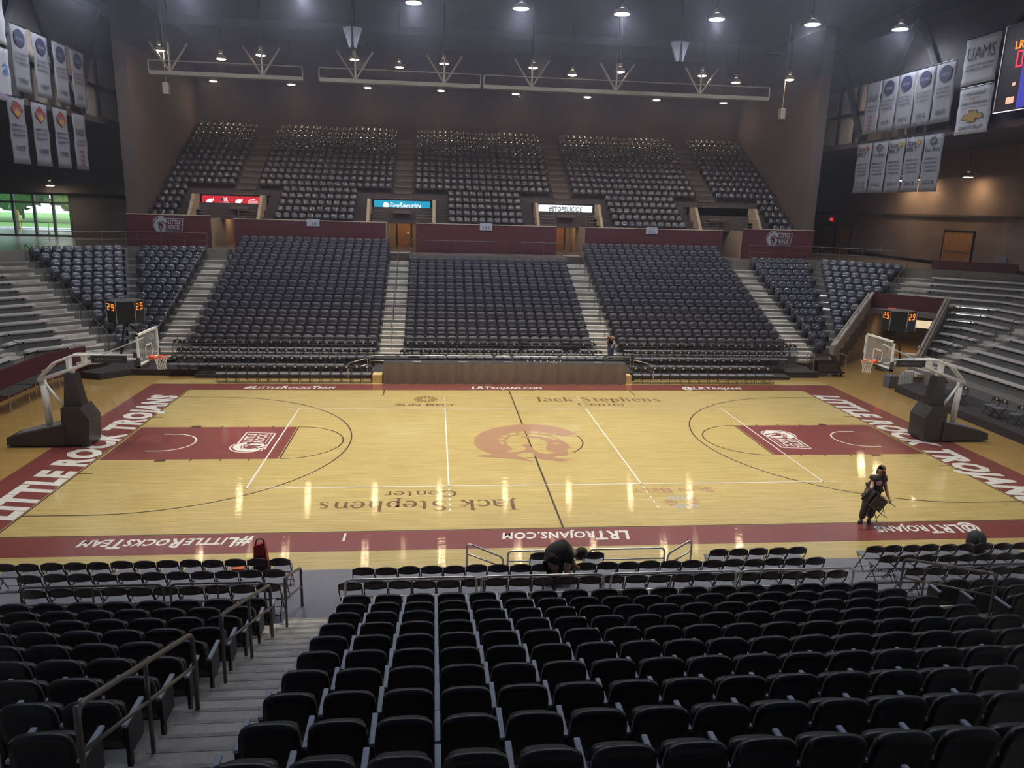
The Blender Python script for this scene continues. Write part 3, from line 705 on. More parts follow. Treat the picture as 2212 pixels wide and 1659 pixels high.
# corner seats
def make_corner():
    t = thing('stadium_chair', 'c', 'seat')
    link('backrest', padded(.245, .32, .86, .02, -.08, .035, .06, 7, 5).mesh('backrest', M_PLAST, True), t)
    link('seat_pan', padded(.215, .30, .68, .10, .15, .06, .02, 5, 4).mesh('seat_pan', M_PLAST, True), t)
    link('stanchion', MB().box(-.04, .04, -.02, .1, 0, .34).box(-.275, -.25, -.04, .25, .3, .58).mesh('stanchion', M_FRAME), t)
    return t
cproto = make_corner(); cst = {}
for s in (-1, 1):
    side = 'left' if s < 0 else 'right'
    for j in range(0, 13):
        a0, a1 = 17.65, Bx(j)-.22; n = int((a1-a0)/.555); 
        for k in range(n):
            x = a0+.28+.555*k
            put(cproto, cst, (s*x, Yj(j), ZT(j)), PI, f'blue-grey plastic seat, far {side} corner, {ORD[j]} row up, {ORD[k]} from the side aisle', 'blue-grey seats in the far corners')
        lim = .9+.36*j if (s < 0 or j >= 7) else .22+.37*j; n = int((lim-.22)/.555)
        for k in range(n):
            p = wpt(j, .22+.28+.555*k, s, ZT(j))
            put(cproto, cst, p, PI-s*math.radians(40), f'blue-grey plastic seat, angled {side} corner block, {ORD[j]} row up, {ORD[k]} past the bend', 'blue-grey seats in the far corners')
# ================================================================== folding chairs
def make_fold():
    t = thing('folding_chair', 'f', 'chair')
    P = []
    for i in range(9):
        a = -1+2*i/8; P.append([(a*.215, -.055*(1-a*a)+.01, .625+.18*b-(.085*abs(a)**2.6 if b > .8 else .03*abs(a)**2.6 if b > .5 else 0)) for b in (0, .33, .66, 1)])
    mb = MB().grid(P, (0, .022, 0)); link('backrest', mb.mesh('backrest', M_FOLD, True), t)
    link('back_emblem', MB().lathe([(.05, -.003), (.05, .003)], seg=10).mesh('back_emblem', mat('pale_badge', (.55, .55, .6), .5)), t)
    e = [c for c in t.children if c.name.startswith('back_emblem')][0]; e.location = (0, .0, .715); e.rotation_euler.x = PI/2
    mb = MB(); mb.prism([(-.205, .04), (.205, .04), (.2, .40), (.17, .44), (-.17, .44), (-.2, .40)], .43, .455); link('seat', mb.mesh('seat', M_FOLDS), t)
    for s in (-1, 1):
        mb = MB(); mb.tube(fillet([(s*.205, 0, .745), (s*.215, .03, .58), (s*.20, .40, .02)], .06, 3), .0125, 6); link('leg', mb.mesh('leg', M_FOLD, True), t)
        mb = MB(); mb.tube([(s*.19, .36, .43), (s*.19, -.06, .02)], .011, 6); link('leg', mb.mesh('leg', M_FOLD, True), t)
    mb = MB(); mb.tube([(-.2, .35, .10), (.2, .35, .10)], .009, 6); mb.tube([(-.19, 0, .12), (.19, 0, .12)], .009, 6); link('stretcher', mb.mesh('stretcher', M_FOLD), t)
    return t
fproto = make_fold(); fst = {}
def frow(xs, y, z, rz, name, group, skip=()):
    for k, x in enumerate(xs):
        if k in skip: continue
        if not inframe((x, y, z+.5), 15): continue
        jx, jy, jr = random.uniform(-.006, .006), random.uniform(-.02, .02), random.uniform(-.02, .02)
        put(fproto, fst, (x+jx, y+jy, z), rz+jr, f'dark folding chair, {name.replace("#", ORD[min(k, 25)])}', group)
G1 = 'folding chairs along the near sideline'
frow([-6.71-.46*k for k in range(13)], -11.0, .17, 0, 'near left front row, # from the stair', G1)
frow([-6.62-.46*k for k in range(11)], -12.0, .42, 0, 'near left middle row, # from the stair', G1)
frow([-6.50-.455*k for k in range(10)], -13.05, .67, 0, 'near left row behind the guard rail, # from the stair', G1)
frow([-4.86+.456*k for k in range(22)], -12.0, .42, 0, 'near centre middle row, # from the left end', G1)
frow([-5.0+.457*k for k in range(22)], -13.05, .67, 0, 'near centre row behind the guard rail, # from the left end', G1)
frow([2.97+.468*k for k in range(5)], -11.0, .17, 0, 'near front row right of the slanted rail, # along', G1)
frow([-1.12, .1], -11.0, .17, 0, 'beside the bending person, # along', G1)
frow([6.71+.457*k for k in range(11)], -11.0, .17, 0, 'near right front row, # from the aisle', G1)
frow([6.40+.457*k for k in range(9)], -12.0, .42, 0, 'near right middle row, # from the aisle', G1)
frow([6.3+.457*k for k in range(6)], -13.05, .67, 0, 'near right rear row, # from the aisle', G1)
G2 = 'folding chairs along the far sideline'
frow([-6.61-.4555*k for k in range(22)], 12.1, .67, PI, 'far left, top riser row, # left of the centre aisle', G2)
frow([-6.64-.456*k for k in range(21)], 11.3, .42, PI, 'far left, middle riser row, # left of the centre aisle', G2)
frow([-8.07-.456*k for k in range(18)], 10.5, .17, PI, 'far left, lowest riser row, # from its right end', G2)
frow([-6.65-.478*k for k in range(15)], 9.3, 0, PI, 'far left, courtside row, # left of the scorer table', G2)
frow([-4.83+.4585*k for k in range(22)], 12.1, .67, PI, 'far centre, upper row behind the table, # from the left', G2, skip=(13, 18, 19))
frow([-4.95+.472*k for k in range(22)], 11.3, .42, PI, 'far centre, lower row behind the table, # from the left', G2, skip=(1,))
frow([6.67+.4585*k for k in range(21)], 12.1, .67, PI, 'far right, top riser row, # right of the centre aisle', G2)
frow([7.04+.459*k for k in range(18)], 11.3, .42, PI, 'far right, middle riser row, # right of the centre aisle', G2)
frow([7.61+.4717*k for k in range(13)], 10.5, .17, PI, 'far right, lowest riser row, # from its left end', G2)
frow([6.45+.486*k for k in range(15)], 9.3, 0, PI, 'far right, courtside row, # right of the scorer table', G2)
# ================================================================== rails
def rail_loop(name, label, pts_list, m, r=.022, cat='railing', group=None, mid=()):
    t = thing(name, label, cat, group=group)
    for p in pts_list: MB().tube(fillet(p, .12), r, 8).build('rail_bar', m, t, True)
    for p in mid: MB().tube(p, r*.8, 8).build('cross_bar', m, t, True)
    return t
def loopx(x0, x1, y, z0, z1, zm): return [[(x0, y, z0), (x0, y, z1), (x1, y, z1), (x1, y, z0)]], [[(x0, y, zm), (x1, y, zm)]]
for k, (x0, x1) in enumerate(((-10.6, -8.22), (-8.1, -6.47), (-5.05, -2.66), (-2.57, -.26), (-.13, 2.32), (2.41, 4.7), (6.2, 8.6), (8.7, 11.1))):
    a, b = loopx(x0, x1, -13.42, .67, 1.69, 1.34)
    o = rail_loop('guard_rail', ['steel guard rail behind the left chairs, outer span', 'steel guard rail behind the left chairs, nearest the stair', 'steel guard rail in front of the first padded row, left span', 'steel guard rail in front of the first padded row, behind the bending person', 'steel guard rail in front of the first padded row, third span from the stair', 'steel guard rail in front of the first padded row, right end span', 'dim guard rail beyond the right aisle, span beside the aisle', 'dim guard rail beyond the right aisle, outermost span'][k], a, M_RAIL if 2 <= k < 6 else M_RAILD, .022, group='near guard rails', mid=b)
    MB().tube([((x0+x1)/2, -13.42, .67), ((x0+x1)/2, -13.42, 1.66)], .018, 8).build('post', M_RAILD, o)
for x0, x1, nm in ((-1.76, .05, 'left'), (.14, 1.94, 'right')):
    a, b = loopx(x0, x1, -10.3, .1, .66, .40)
    rail_loop('platform_rail', f'bright steel rail at the court edge, {nm} span', a, M_RAIL, .024, mid=b)
rail_loop('slanted_rail', 'slanted steel rail at the court edge, left of the bending person', [[(-2.70, -10.3, .1), (-2.70, -10.3, .88), (-1.86, -10.3, .50), (-1.86, -10.3, .1)]], M_RAIL, .024, mid=[[(-2.70, -10.3, .62), (-2.0, -10.3, .32)]])
rail_loop('slanted_rail', 'slanted steel rail at the court edge, right end', [[(2.02, -10.3, .1), (2.02, -10.3, .50), (2.58, -10.3, .86), (2.58, -10.3, .1)]], M_RAIL, .024, mid=[[(2.15, -10.3, .30), (2.58, -10.3, .58)]])
def slope_rail(name, label, x, ya, yb, m, h=.95, n=3, r=.026, zf=None, group=None, mid=True):
    zf = zf or (lambda y: .96+.305*(-13.6-y)/.8)
    t = thing(name, label, 'railing', group=group)
    top = [(x, ya, zf(ya)+h*.55), (x, ya, zf(ya)+h), (x, yb, zf(yb)+h), (x, yb, zf(yb))]
    MB().tube(fillet(top, .14), r, 10).build('handrail', m, t, True)
    for k in range(n):
        y = ya+(yb-ya)*k/(n-.999)
        if k == n-1: continue
        MB().tube([(x, y, zf(y)), (x, y, zf(y)+h)], r*.85, 8).build('post', m, t, True)
    if mid: MB().tube([(x, ya, zf(ya)+h*.58), (x, yb, zf(yb)+h*.58)], r*.75, 8).build('mid_rail', m, t, True)
    return t
slope_rail('stair_rail', 'brown steel stair rail in the left foreground', -6.07, -20.9, -18.4, M_RAILD, n=3, group='near stair rails')
slope_rail('stair_rail', 'brown steel stair rail halfway down the near stair', -6.07, -17.35, -14.75, M_RAILD, n=3, group='near stair rails')
slope_rail('stair_rail', 'short steel stair rail at the foot of the near stair', -6.0, -13.95, -12.5, M_RAILD, n=2, group='near stair rails')
slope_rail('stair_rail', 'dim stair rail beside the right-hand aisle', 5.8, -15.6, -13.3, M_RAILD, n=2, group='near stair rails')
slope_rail('stair_rail', 'dim stair rail at the right edge of the frame', 5.8, -18.5, -16.4, M_RAILD, n=2, group='near stair rails')
FZ = lambda y: max(.67, .72+.32*(y-12.6)/.8)
for k, (x, nm) in enumerate(((-5.72, 'left centre aisle'), (5.95, 'right centre aisle'))):
    for q, (a, b) in enumerate(((13.0, 15.6), (16.0, 18.8), (19.2, 22.4))):
        slope_rail('aisle_handrail', f'thin dark handrail in the far {nm}, {["lowest", "middle", "upper"][q]} length', x, b, a, M_RAILD, .9, 3, .02, FZ, 'far aisle handrails', mid=False)
def wedge_rail(s, side, tf, j0, j1, lab, n=5):
    t = thing('aisle_handrail', lab, 'railing', group='far aisle handrails')
    P = [wpt(j, tf(j), s, ZT(j)+1.0) for j in (j0, j1)]; B0 = [wpt(j, tf(j), s, ZT(j)) for j in (j0, j1)]
    MB().tube(fillet([B0[0], P[0], P[1], B0[1]], .15), .022, 8).build('handrail', M_RAILD, t, True)
    for k in range(1, n-1):
        u = k/(n-1); a = Vector(P[0]).lerp(Vector(P[1]), u); b = Vector(B0[0]).lerp(Vector(B0[1]), u)
        MB().tube([b, a], .02, 8).build('post', M_RAILD, t, True)
for s, side in ((-1, 'left'), (1, 'right')):
    wedge_rail(s, side, lambda j: 1.1+.36*j, 0 if s < 0 else 8, 5 if s < 0 else 12, f'dark handrail beside the {side} corner seats, lower length')
    if s < 0: wedge_rail(s, side, lambda j: 1.1+.36*j, 6, 12, 'dark handrail beside the left corner seats, upper length')
    for q, (a, b) in enumerate(((13.0, 17.4), (17.9, 22.4))):
        slope_rail('aisle_handrail', f'dark handrail in the {side} corner aisle, {["lower", "upper"][q]} length', s*17.45, b, a, M_RAILD, .9, 4, .02, FZ, 'far aisle handrails', mid=False)
    for q, (j0, j1) in enumerate(((0, 4), (5, 9))):
        t = thing('aisle_handrail', f'dark handrail crossing the {side} bleachers, {["lower", "upper"][q]} length', 'railing', group='far aisle handrails')
        a, b = (s*X2(j0), 9.35, ZT(j0)), (s*X2(j1), 9.35, ZT(j1)); up = Vector((0, 0, .95))
        MB().tube(fillet([a, Vector(a)+up, Vector(b)+up, b], .14), .022, 8).build('handrail', M_RAILD, t, True)
        MB().tube([(Vector(a)+Vector(b))/2, (Vector(a)+Vector(b))/2+up], .02, 8).build('post', M_RAILD, t, True)
# far rails in front of the chairs
spans = [(-6.55, -5.3), (-5.22, -2.93), (-2.87, -.6), (-.5, .28), (.36, 2.63), (2.7, 5.0), (5.07, 6.28)]
for k, (x0, x1) in enumerate(spans):
    a, b = loopx(x0, x1, 9.75, .42, 1.19, .93)
    rail_loop('table_rail', f'bright tubular rail behind the scorer table, {ORD[k]} span from the left', a, M_RAIL, .024, group='rails behind the scorer table', mid=b)
rail_loop('slanted_rail', 'slanted tubular rail left of the scorer table', [[(-7.6, 9.75, .1), (-7.6, 9.75, .80), (-6.66, 9.75, 1.05), (-6.66, 9.75, .2)]], M_RAIL, .022, mid=[[(-7.6, 9.75, .50), (-6.66, 9.75, .75)]])
rail_loop('slanted_rail', 'slanted tubular rail right of the scorer table', [[(6.42, 9.75, .2), (6.42, 9.75, 1.05), (7.5, 9.75, .78), (7.5, 9.75, .1)]], M_RAIL, .022, mid=[[(6.42, 9.75, .72), (7.5, 9.75, .45)]])
for k, (x0, x1) in enumerate(((-16.3, -11.9), (-11.6, -6.6), (-5.0, -.2), (0, 4.95), (6.6, 11.6), (11.9, 15.9))):
    a, b = loopx(x0, x1, 12.52, .67, 1.58, 1.2)
    rail_loop('row_guard_rail', f'thin rail behind the far folding chairs, {ORD[k]} span from the left', a, M_RAILD, .018, group='rails behind the far folding chairs', mid=b)
for xa in VOM:
    nm = {-17.2: 'red', -5.72: 'blue-green', 5.78: 'white', 17.2: 'unlit'}[xa]
    for s in (-1, 1):
        t = thing('landing_rail', f'dark landing rail on the {"left" if s < 0 else "right"} side under the {nm} board' if nm != 'unlit' else f'dark landing rail on the {"left" if s < 0 else "right"} side of the opening without a board', 'railing', group='landing rails in the passage openings')
        for z in (7.2, 7.4, 7.6, 7.8): MB().tube([(xa+s*1.02, 25.5, z), (xa+s*2.08, 25.5, z)], .015, 6).build('rail_bar', M_RAILD, t)
        MB().tube([(xa+s*1.02, 25.5, 6.68), (xa+s*1.02, 25.5, 7.8)], .02, 6).build('post', M_RAILD, t)
t = thing('platform_guard_rail', 'thin dark rail along the platform in front of the 111 wall', 'railing')
MB().tube([(-4.95, 22.4, 6.1), (4.95, 22.4, 6.1)], .018, 6).build('top_rail', M_RAILD, t)
for k in range(8): MB().tube([(-4.95+k*9.9/7, 22.4, 5.2), (-4.95+k*9.9/7, 22.4, 6.1)], .014, 6).build('post', M_RAILD, t)
for s, side in ((-1, 'left'), (1, 'right')):
    t = thing('concourse_rail', f'thin dark rail along the {side} corner concourse edge', 'railing')
    P = [(s*17.6, Yj(12.4), 6.2), (s*Bx(12.4), Yj(12.4), 6.2), wpt(12.4, 4.9, s, 6.2)]
    MB().tube(P, .018, 6).build('top_rail', M_RAILD, t); MB().tube([(p[0], p[1], 5.75) for p in P], .012, 6).build('mid_rail', M_RAILD, t)
    for a, b in ((P[0], P[1]), (P[1], P[2])):
        for k in range(4): q = Vector(a).lerp(Vector(b), k/3.5); MB().tube([(q.x, q.y, 5.2), q], .014, 6).build('post', M_RAILD, t)
# ================================================================== bleacher benches
for s, side in ((-1, 'left'), (1, 'right')):
    for k in range(0, 12):
        j = k+.3; z = 1.14+.32*j
        t0 = 2.66+.366*j if (s < 0 or k >= 7) else 4.6+.37*j
        if s > 0 and k < 3: t0 = T2(j)-.75+.1*k
        if s < 0 and k == 11: continue
        for part in (0, 1):
            if part == 0: pa_, pb_, pc_ = wpt(j, t0, s), wpt(j, T2(j), s), (s*X2(j), 9.95)
            else: pa_, pb_, pc_ = (s*X2(j), 8.78), None, (s*X2(j), 2.0 if s < 0 else -2.5)
            if part == 1 and not any(inframe((s*X2(j), y, z), 10) for y in (8.7, 6, 3)): continue
            t = thing('bleacher_bench', f'long aluminium bleacher bench, {side} end, {ORD[k]} row up, {"corner side of" if part == 0 else "nearer than"} the crossing aisle', 'bench', group=f'aluminium benches at the {side} end')
            mb = MB(); hw = .18
            n1 = Vector((s*math.sin(math.radians(40)), math.cos(math.radians(40)))); n2 = Vector((s, 0)); nm_b = (n1+n2).normalized()/max(.3, (n1+n2).normalized().dot(n1))
            def slab(a, b, na, nb):
                a, b = Vector(a), Vector(b); q = [a-na*hw, b-nb*hw, b+nb*hw, a+na*hw]; mb.prism([tuple(v) for v in q], z-.07, z)
            if part == 0: slab(pa_, pb_, n1, nm_b); slab(pb_, pc_, nm_b, n2)
            else: slab(pa_, pc_, n2, n2)
            mb.build('seat_board', M_ALU, t)
            mb = MB(); L = [pa_, pb_, pc_] if part == 0 else [pa_, pc_]
            for a, b in zip(L, L[1:]):
                n = max(1, int((Vector(b)-Vector(a)).length/1.6))
                for q in range(n+1):
                    p = Vector(a).lerp(Vector(b), (q+.15)/(n+.3)); mb.box(p.x-.025, p.x+.025, p.y-.025, p.y+.025, ZT(k), z-.07)
            mb.build('bracket', M_FRAME, t)
# maroon front fascia of the left bleachers and maroon parapet behind the right ones
mb = MB(); mb.box(-21.25, -21.1, YEND, 9.4, .0, 1.25); P = [wpt(-.8, T2(-.8), -1), wpt(-.8, 2.5, -1)]
mb.hull8([(-21.25, 9.4, 0), (-21.1, 9.4, 0), (-21.1, 9.4, 1.25), (-21.25, 9.4, 1.25)], [(-20.3, 11.3, 0), (-20.15, 11.2, 0), (-20.15, 11.2, 1.25), (-20.3, 11.3, 1.25)])
struct(mb.build('wall_left_fascia_front', M_MAR), 'maroon front wall of the left bleachers')
mb = MB(); P = [wpt(12.35, 6.9, 1), wpt(12.35, T2(12.35), 1), (X2(12.35), YEND)]
for a, b in zip(P, P[1:]):
    mb.prism([a, b, (b[0]+.15, b[1]+.02), (a[0]+.15, a[1]+.15)], 4.6, 5.75)
struct(mb.build('wall_right_parapet', M_MAR), 'maroon parapet above the right bleachers')
# tunnel in the right corner
M_TUN = mat('tan_tunnel_wall', (.34, .28, .22), .8, 0, .08, 1)
mb = MB()
for tf, th in ((lambda j: .31+.37*j, .22), (lambda j: 4.3+.35*j, -.22)):
    for j0, j1, z1 in ((-1.1, 6.6, 1.0),):
        a, b = wpt(j0, tf(j0), 1), wpt(j1, tf(j1), 1); a2, b2 = wpt(j0, tf(j0)+th*-1, 1), wpt(j1, tf(j1)-th, 1)
        mb.hull8([(a[0], a[1], 0), (a2[0], a2[1], 0), (b2[0], b2[1], 0), (b[0], b[1], 0)], [(a[0], a[1], ZT(j0)+z1), (a2[0], a2[1], ZT(j0)+z1), (b2[0], b2[1], ZT(j1)+z1), (b[0], b[1], ZT(j1)+z1)])
a, b = wpt(6.6, .31+.37*6.6, 1), wpt(6.6, 4.3+.35*6.6, 1); dv = Vector((.643, .766))*9
mb.prism([a, (a[0]+dv.x, a[1]+dv.y), (a[0]+dv.x-.2, a[1]+dv.y), (a[0]-.2, a[1])], 0, 2.9)
mb.prism([b, (b[0]+.2, b[1]), (b[0]+dv.x+.2, b[1]+dv.y), (b[0]+dv.x, b[1]+dv.y)], 0, 2.9)
e0, e1 = Vector(a)+dv, Vector(b)+dv; mb.prism([tuple(e0), tuple(e1), (e1.x+.2, e1.y+.3), (e0.x+.1, e0.y+.3)], 0, 2.9)
mb.prism([a, b, (e1.x, e1.y), (e0.x, e0.y)], 2.85, 2.95)
struct(mb.build('tunnel_wall', M_TUN), 'tan walls of the player tunnel in the far right corner')
struct(MB().prism([a, b, (e1.x, e1.y), (e0.x, e0.y)], .0, .012).build('tunnel_floor', mat('orange_tunnel_floor', (.50, .30, .12), .35, 0, .15, 1)))
mb = MB(); mb.prism([a, b, (b[0]+.09, b[1]+.11), (a[0]+.09, a[1]+.11)], 2.72, ZT(6.6)+1.0)
ln = struct(mb.build('tunnel_lintel', M_MAR), 'maroon lintel over the player tunnel')
for tf in (lambda j: .31+.37*j, lambda j: 4.3+.35*j):
    t = thing('tunnel_coping_rail', 'pale sloping coping rail on the ' + ('left' if tf(0) < 1 else 'right') + ' side of the player tunnel', 'railing')
    a_, b_ = wpt(-1.1, tf(-1.1)+.05, 1, ZT(-1.1)+1.02), wpt(6.6, tf(6.6)+.05, 1, ZT(6.6)+1.02)
    MB().tube([a_, b_], .07, 8).build('coping', mat('pale_coping', (.42, .38, .34), .6), t)
    MB().tube([Vector(a_)+Vector((0, 0, .3)), Vector(b_)+Vector((0, 0, .3))], .02, 8).build('handrail', M_RAILD, t)
    for k in range(4): q = Vector(a_).lerp(Vector(b_), (k+.3)/4); MB().tube([q, q+Vector((0, 0, .3))], .015, 6).build('post', M_RAILD, t)
# ================================================================== lamps
def emis(name, col, es):
    if name in MATS: return MATS[name]
    m = bpy.data.materials.new(name); nt = nm_(m); b = nt.nodes['Principled BSDF']
    b.inputs['Base Color'].default_value = (0.02, .02, .02, 1); b.inputs['Emission Color'].default_value = (*col, 1); b.inputs['Emission Strength'].default_value = es
    MATS[name] = m; return m
M_HOUS = mat('pale_lamp_housing', (.28, .25, .20), .4, .4, .05, 10)
def make_lamp(kind, em):
    t = thing('ceiling_lamp', 'l', 'lamp'); r = .31 if kind == 'dome' else .46
    link('reflector', MB().lathe([(r+.02, .0), (r+.03, .03), (r*.8, .16), (r*.45, .27), (.11, .31), (.10, .29), (r*.42, .25), (r*.76, .14), (r, .02)], seg=20).mesh('reflector', M_HOUS, True), t)
    link('ballast', MB().lathe([(.10, .31), (.12, .34), (.12, .5), (.08, .54)], seg=12).mesh('ballast', M_HOUS, True), t)
    link('lens', MB().lathe([(.01, -.035), (r*.6, -.03), (r-.01, .01), (r-.01, .03), (.01, .03)], seg=20).mesh('lens', em, True), t)
    link('stem', MB().tube([(0, 0, .5), (0, 0, 3.4 if kind == 'dome' else 1.9)], .018, 6).mesh('stem', M_FRAME), t)
    return t
EM_Y = emis('warm_lamp_lens', YEL, 85); EM_C = emis('cool_lamp_lens', COOL, 80)
ld = make_lamp('dome', EM_Y); lc = make_lamp('flood', EM_C); sd, s2 = {}, {}
def spot(p, col, power, ang, blend, name, r=.3):
    L = bpy.data.lights.new(name, 'SPOT'); L.energy = power; L.color = col; L.spot_size = math.radians(ang); L.spot_blend = blend; L.shadow_soft_size = r
    o = bpy.data.objects.new(name, L); C.objects.link(o); o.location = p; return o
for k, p in enumerate(ROW_A): put(ld, sd, p, 0, f'warm dome ceiling lamp, nearer warm row, {ORD[k]} from the left', 'warm dome lamps over the upper bowl'); spot((p[0], p[1], p[2]-.06), YEL, P_YEL, 150, .6, 'warm_lamp_light')
for k, p in enumerate(ROW_B): put(ld, sd, p, 0, f'warm dome ceiling lamp, farthest row, {ORD[k]} from the left', 'warm dome lamps over the upper bowl'); spot((p[0], p[1], p[2]-.06), YEL, P_YEL, 150, .6, 'warm_lamp_light')
for k, p in enumerate(ROW_C): put(ld, sd, p, 0, f'warm dome ceiling lamp, between the two rows, {ORD[k]} from the left', 'warm dome lamps over the upper bowl')
for k, p in enumerate(COOL_LAMPS): put(lc, s2, p, 0, f'bright cool flood lamp at the top, {ORD[k]} from the left', 'cool flood lamps'); spot((p[0], p[1], p[2]-.06), COOL, P_COOL, 165, .5, 'cool_lamp_light', .35)
for k, p in enumerate(COURT_LAMPS):
    put(lc, s2, p, 0, f'flood lamp above the court, {["near sideline", "mid court", "far sideline"][k//6]} row, {ORD[k%6]} from the left', 'flood lamps above the court')
    spot((p[0], p[1], p[2]-.06), WARM, P_COURT*(.62 if abs(p[0]) > 12 else 1), 66, .75, 'court_lamp_light', .4)
for k, (x, y) in enumerate(((31.0, 25.0), (33.3, 27.2), (32.6, 20.2))):
    q = dup(ld, (min(x, 30.3), y, 10.9), 0, 'small warm pendant lamp over the right concourse, ' + ['nearest the low banners', 'beside the first pendant', 'below the scoreboard'][k], 'concourse pendants'); spot((min(x, 30.3), y, 10.8), YEL, 55, 150, .5, 'pendant_light')
dup(ld, (-30.7, 32, 8.9), 0, 'warm ceiling lamp above the glazed entrance', 'entrance lamp'); spot((-30.7, 32, 8.8), YEL, 60, 150, .5, 'entrance_light')
for xa in VOM[:3]: spot((xa, 29.4, 7.6), YEL, 150, 150, .5, 'passage_light', .2)
q = wpt(10, 5.8, 1, 2.7); spot((q[0], q[1], 2.7), YEL, 120, 160, .5, 'tunnel_light', .3)
# catwalk
for q, (x0, x1, vs) in enumerate(((-20.7, -11.6, (-19.5, -14.04)), (-10.6, -.6, (-8.41, -2.88)), (-.4, 18.4, (2.67, 8.17, 13.78)))):
    t = thing('catwalk', f'hanging steel catwalk under the roof, {["left", "centre", "right"][q]} length', 'catwalk')
    MB().box(x0, x1, 24.3, 24.9, 15.55, 15.78).build('beam', mat('tan_steel', (.2, .17, .12), .5, .3), t)
    MB().tube(fillet([(x0, 24.3, 15.7), (x0, 24.3, 16.35), (x1, 24.3, 16.35), (x1, 24.3, 15.7)], .1), .035, 6).build('handrail', M_HOUS, t)
    for v in vs:
        for dx in (-1.1, 0, 1.1): MB().tube([(v, 24.5, 15.75), (v+dx, 24.5, 17.4)], .06, 6).build('hanger', M_HOUS, t)
        MB().tube([(v, 24.5, 17.3), (v, 24.5, 20.5)], .03, 6).build('hanger', M_FRAME, t)
for x, y, z, nm in ((-8.1, 20, 17.4, 'left of centre'), (10.9, 20, 17.5, 'right of centre')):
    t = thing('roof_speaker', f'grey wedge speaker pair hanging from the roof, {nm}', 'speaker', (x, y, z))
    for s in (-1, 1): MB().hull8([(s*.05, 0, .5), (s*.55, .3, .5), (s*.5, .6, .5), (s*.05, .4, .5)], [(s*.08, 0, -.55), (s*.18, .1, -.6), (s*.2, .3, -.6), (s*.05, .3, -.55)]).build('cabinet', mat('grey_speaker', (.22, .23, .27), .5), t)
    MB().tube([(0, .2, .4), (0, .2, 2.9)], .03, 6).build('hanger', M_FRAME, t)
for x, z, nm in ((-20.1, 14.9, 'left'), (19.9, 14.9, 'right')): tag(MB().box(x-.18, x+.18, 25.2, 25.6, z-.35, z+.35, bev=.04).tube([(x, 25.4, z+.3), (x, 25.4, 20.5)], .02, 6).build('hanging_speaker', M_HOUS), f'small tan box speaker hanging under the {nm} end of the catwalk', 'speaker')
# end trusses
for s, side in ((-1, 'left'), (1, 'right')):
    t = thing('end_truss', f'steel truss and beam across the {side} end above the banners', 'truss'); X = s*24.6
    MB().box(*sorted((X-.12, X+.12)), -8, 30, 12.75, 13.1).build('bottom_chord', M_CARPETB, t)
    MB().box(*sorted((X-.12, X+.12)), -8, 30, 19.4, 19.8).build('top_chord', M_FRAME, t)
    for y0, y1 in ((23.3, 27.4), (23.3, 18.6), (14, 18.6), (14, 9.4), (4.7, 9.4), (4.7, 0)): MB().tube([(X, y0, 13.0), (X, y1, 19.6)], .22, 4).build('diagonal', M_FRAME, t)
    for z in (15.0,): MB().box(*sorted((X+s*.12, X+s*.2)), 18, 30, z-.1, z+.1).build('girt', M_FRAME, t)
    for y in (24.6, 26.8): MB().box(*sorted((X+s*.12, X+s*.2)), y-.12, y+.12, 13, 17).build('mullion', M_FRAME, t)
# ================================================================== banners
BX_ = 23.95
def banner(s, y0, y1, z0, z1, label, build, group):
    """s=+1: hangs at the right end facing -x; reading direction is -y (right end) / +y (left end)"""
    X = s*BX_; t = thing('banner', label, 'banner', (X, (y0+y1)/2, z1), group=group)
    P = [[(.02*math.sin(i*2.1+j*1.3)*s, (y0-y1)/2+(y1-y0)*i/8, (z0-z1)*j/10) for j in range(11)] for i in range(9)]
    MB().grid(P, (.012*s, 0, 0)).build('cloth', M_AD if 'panel' in label else M_BANNER, t, True)
    MB().tube([(0, (y0-y1)/2-.03, .02), (0, (y1-y0)/2+.03, .02)], .025, 6).build('hanging_pole', M_FRAME, t)
    MB().tube([(0, 0, .02), (0, 0, .1)], .01, 4).build('cord', M_FRAME, t)
    w, h = y1-y0, z1-z0; ex = Vector((0, -s, 0)); org = Vector((-s*.045, s*w/2, -h))
    def put_(nm, g, x, y, ww, hh, m, lift=.0):
        V, F = g; a = min(p[0] for p in V); b = max(p[0] for p in V); c = min(p[1] for p in V); d = max(p[1] for p in V)
        pts = [org+ex*(x*w+(p[0]-a)/(b-a)*ww*w)+Vector((0, 0, y*h+(p[1]-c)/(d-c)*hh*h))+Vector((-s*lift, 0, 0)) for p in V]
        flat(nm, (pts, F), m, t)
    build(put_); return t
disc = ([(0, 0)]+[(math.cos(2*PI*k/24), math.sin(2*PI*k/24)) for k in range(24)], [(0, 1+k, 1+(k+1) % 24) for k in range(24)])
dia = ([(0, 1), (1, 0), (0, -1), (-1, 0)], [(0, 3, 2, 1)])
ring = merge(*[seg2((math.cos(a)*.5, math.sin(a)*.5), (math.cos(a), math.sin(a)), .3) for a in [2*PI*k/12 for k in range(12)]])
def T(s_, **k): return layout([(s_, 1)], bold=.02, **k)
def champ(year, col=M_NAVY, lines=('SUN BELT', "MEN'S BASKETBALL", 'CHAMPIONS')):
    def b(p):
        p('round_seal', disc, .18, .68, .64, .27, col); p('lettering', T('NCAA'), .30, .78, .40, .05, M_BANNER, .004)
        for q, l in enumerate(lines): p('lettering', T(l), .14, .56-.07*q, .72, .035, M_INK)
        p('year', T(year), .25, .14, .5, .075, M_INK)
    return b
